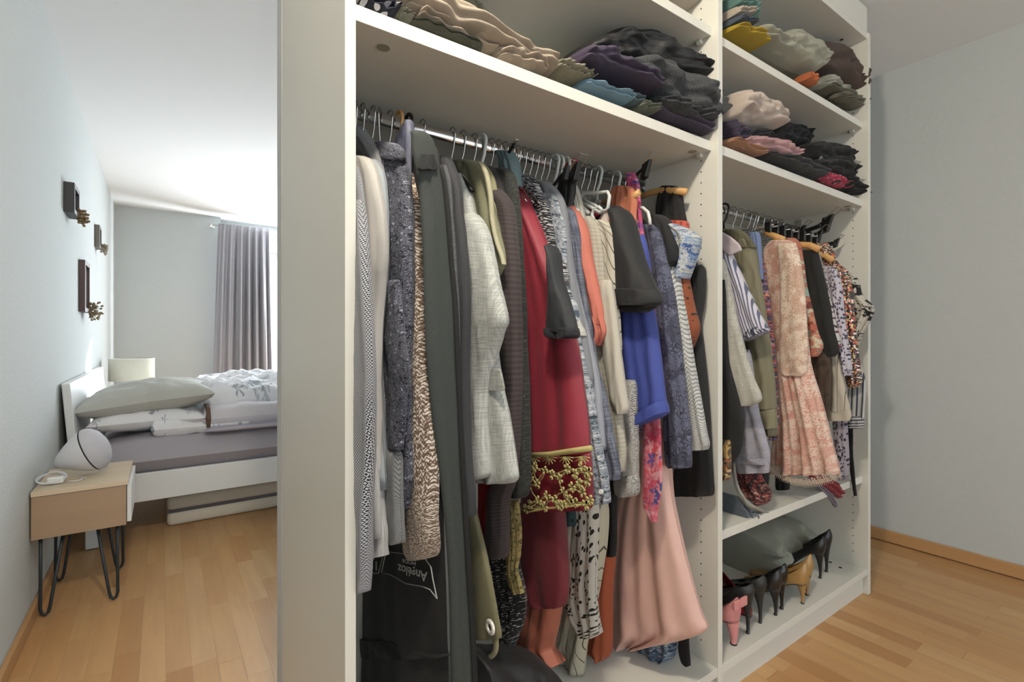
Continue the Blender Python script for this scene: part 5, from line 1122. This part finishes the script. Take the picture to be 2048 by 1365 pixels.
def pump(name, label, X, Y, hh, mat, lining, yaw=0, counter=.072, L=.225, wedge=0, grp='high heeled shoes in a row', bow=False, platform=0, heelw=.0052):
    root = empty(name, (X, Y, ZB), label, 'shoe', grp, rz=yaw)
    # local frame: +y toe. heel tip at origin
    def bld(m, nm, mt, sm=True, parent=None):
        me = m.build(nm, mt, None, smooth=sm, loc=(0, 0, 0)); me.parent = parent or root; return me
    def zs(t):
        k = max(0, min(1, (t-.08)/.60)); return hh*(1-(3*k*k-2*k*k*k))+.003
    def hw(t):
        if t < .11: return .0285*math.sqrt(max(0, 1-((.11-t)/.11)**2))
        if t < .62: return .0285+(.040-.0285)*math.sin((t-.11)/.51*math.pi/2)
        return .040*max(0, 1-((t-.62)/.38)**2.1)**.75
    tp = .87*counter+.026
    NA = 44; NV_ = 11
    def pt(k, v, off=0):
        ph_ = 2*math.pi*k/NA; t = (1-math.cos(ph_))/2; sg = 1 if math.sin(ph_) >= 0 else -1; sn = abs(math.sin(ph_))
        O = Vector((sg*hw(t), t*L-.014, zs(t)))
        tt = .012+.60*t; Tr = Vector((sg*.0255*sn**.75, tt*L-.014, 0))
        q = min(1, t/.38); h = tp*(1-q)**1.6+.034*min(1, q*1.2)
        Tr.z = zs(tt)+h*(1 if t < .5 else 1-.25*(t-.5))
        p = v**(2.6 if t > .3 else 3.2)
        P = Vector((O.x+(Tr.x-O.x)*p, O.y+(Tr.y-O.y)*p, O.z+(Tr.z-O.z)*(v**(.7 if t > .6 else .9))))
        if t < .3: P.y -= .006*math.sin(math.pi*v)*(1-t/.3)
        P.x += sg*.003*math.sin(math.pi*v)*sn
        return P
    vs = [pt(k, v/NV_) for v in range(NV_+1) for k in range(NA)]; fs = []
    for v in range(NV_):
        for k in range(NA): fs.append((v*NA+k, v*NA+(k+1)%NA, (v+1)*NA+(k+1)%NA, (v+1)*NA+k))
    m = MB(); m.add(vs, fs); up = bld(m, 'upper', mat)
    so2 = up.modifiers.new('thick', 'SOLIDIFY'); so2.thickness = .0022; so2.offset = -1
    for nm, dz, mt, thick in (('sole', .000, black_plastic, .003), ('insole', .003, lining, .0015)):
        m = MB(); vs = []; fs = []; n = 24
        for i in range(n+1):
            t = i/n; w = max(.0005, hw(t)*(.97 if nm == 'sole' else .93))
            for (sx, z) in ((-w, zs(t)+dz), (w, zs(t)+dz), (w, zs(t)+dz-thick), (-w, zs(t)+dz-thick)): vs.append(Vector((sx, t*L-.014, z)))
        for i in range(n):
            for q in range(4): fs.append((i*4+q, i*4+(q+1)%4, i*4+4+(q+1)%4, i*4+4+q))
        m.add(vs, fs); bld(m, nm, mt)
    # heel: lofted, wide at the seat, narrow at the tip
    m = MB(); vs = []; fs = []; ns_ = 12
    z0 = zs(.06)
    for j in range(ns_+1):
        v = j/ns_; z = .004+(z0-.004)*v
        r1 = heelw+(.0255-heelw+wedge*.2)*v**(2.6 if not wedge else 1.3); ry_ = heelw+(.022-heelw)*v**(2.4 if not wedge else 1.4); yc = .0+.012*v**2-.004*v
        for k in range(16):
            a = 2*math.pi*k/16; yy = ry_*math.sin(a)
            if math.sin(a) > 0: yy *= .8
            vs.append(Vector((r1*math.cos(a), yc+yy, z)))
    for j in range(ns_):
        for k in range(16): fs.append((j*16+k, j*16+(k+1)%16, (j+1)*16+(k+1)%16, (j+1)*16+k))
    fs.append(tuple(range(16))); fs.append(tuple(ns_*16+k for k in range(15, -1, -1)))
    m.add(vs, fs); hl = bld(m, 'heel', mat)
    bld(MB().lathe([(0, 0), (heelw*1.15, 0), (heelw*1.15, .005), (0, .005)], (0, 0, 0), 12), 'heel_tip', black_plastic, parent=hl)
    if bow:
        bm_ = MB()
        zb = z0+tp*.80
        bm_.box(.000, .034, -.026, -.018, zb-.012, zb+.016).box(-.034, -.004, -.026, -.018, zb-.012, zb+.016).box(-.006, .006, -.029, -.018, zb-.008, zb+.012)
        o = bm_.build('bow', mat, None, loc=(0, 0, 0), bevel=.003); o.parent = root
    return root
LB = solid('black_leather', '#161616', .32); PB = solid('patent_black', '#0c0c0d', .08); TN = solid('tan_patent', '#9a7848', .2); PK = solid('pink_suede', '#c48280', .85, bump=.3, bs=500)
TX = solid('textured_black_leather', '#1d1d1e', .4, bump=.8, bs=300); tanl = solid('lining_tan', '#8a6a44', .6); blkl = solid('lining_black', '#191918', .7)
pump('pump', 'pink suede pump with a bow at the heel, nearest the divider', 1.436, .857, .072, PK, tanl, yaw=-.02, counter=.055, wedge=.006, bow=True, heelw=.009)
pump('pump', 'black stiletto pump right beside the pink one', 1.526, .8626, .112, TX, blkl, counter=.026, yaw=.05)
pump('pump', 'black textured stiletto pump, second black one from the pink pump', 1.615, .8709, .106, TX, blkl, counter=.032, yaw=.05)
pump('pump', 'black smooth pump with a tan lining, left of the glossy black one', 1.704, .8653, .088, LB, tanl, counter=.050, yaw=.02)
pump('pump', 'glossy patent black pump left of the tan pair', 1.759, .872, .094, PB, blkl, counter=.046, yaw=.02)
pump('pump', 'tan patent pump in front, left one of the tan pair', 1.8556, .8474, .070, TN, TN, counter=.060, yaw=.06)
pump('pump', 'tan patent pump behind, right one of the tan pair', 1.9298, .8656, .070, TN, TN, counter=.064, yaw=.06)
pump('pump', 'black high stiletto pump right of the tan pair', 2.107, .897, .098, LB, blkl, counter=.047, yaw=.08)
pump('pump', 'black high stiletto pump, rightmost shoe of the row', 2.186, .9067, .105, LB, blkl, counter=.048, yaw=.08)
RDL = solid('red_leather', '#7c1618', .35)
for lb, X, Y, yw in (('red leather low shoe standing behind the black pumps', 1.60, 1.13, 2.6), ('second red leather low shoe, right of the other red one', 1.70, 1.10, 2.75)):
    pump('red_shoe', lb, X, Y, .03, RDL, tanl, yaw=yw, counter=.05, grp='red shoes at the back', heelw=.02)
pump('pump', 'black pump tipped behind the pink one in the dark corner', 1.47, 1.03, .07, LB, blkl, yaw=.3, grp='high heeled shoes in a row')
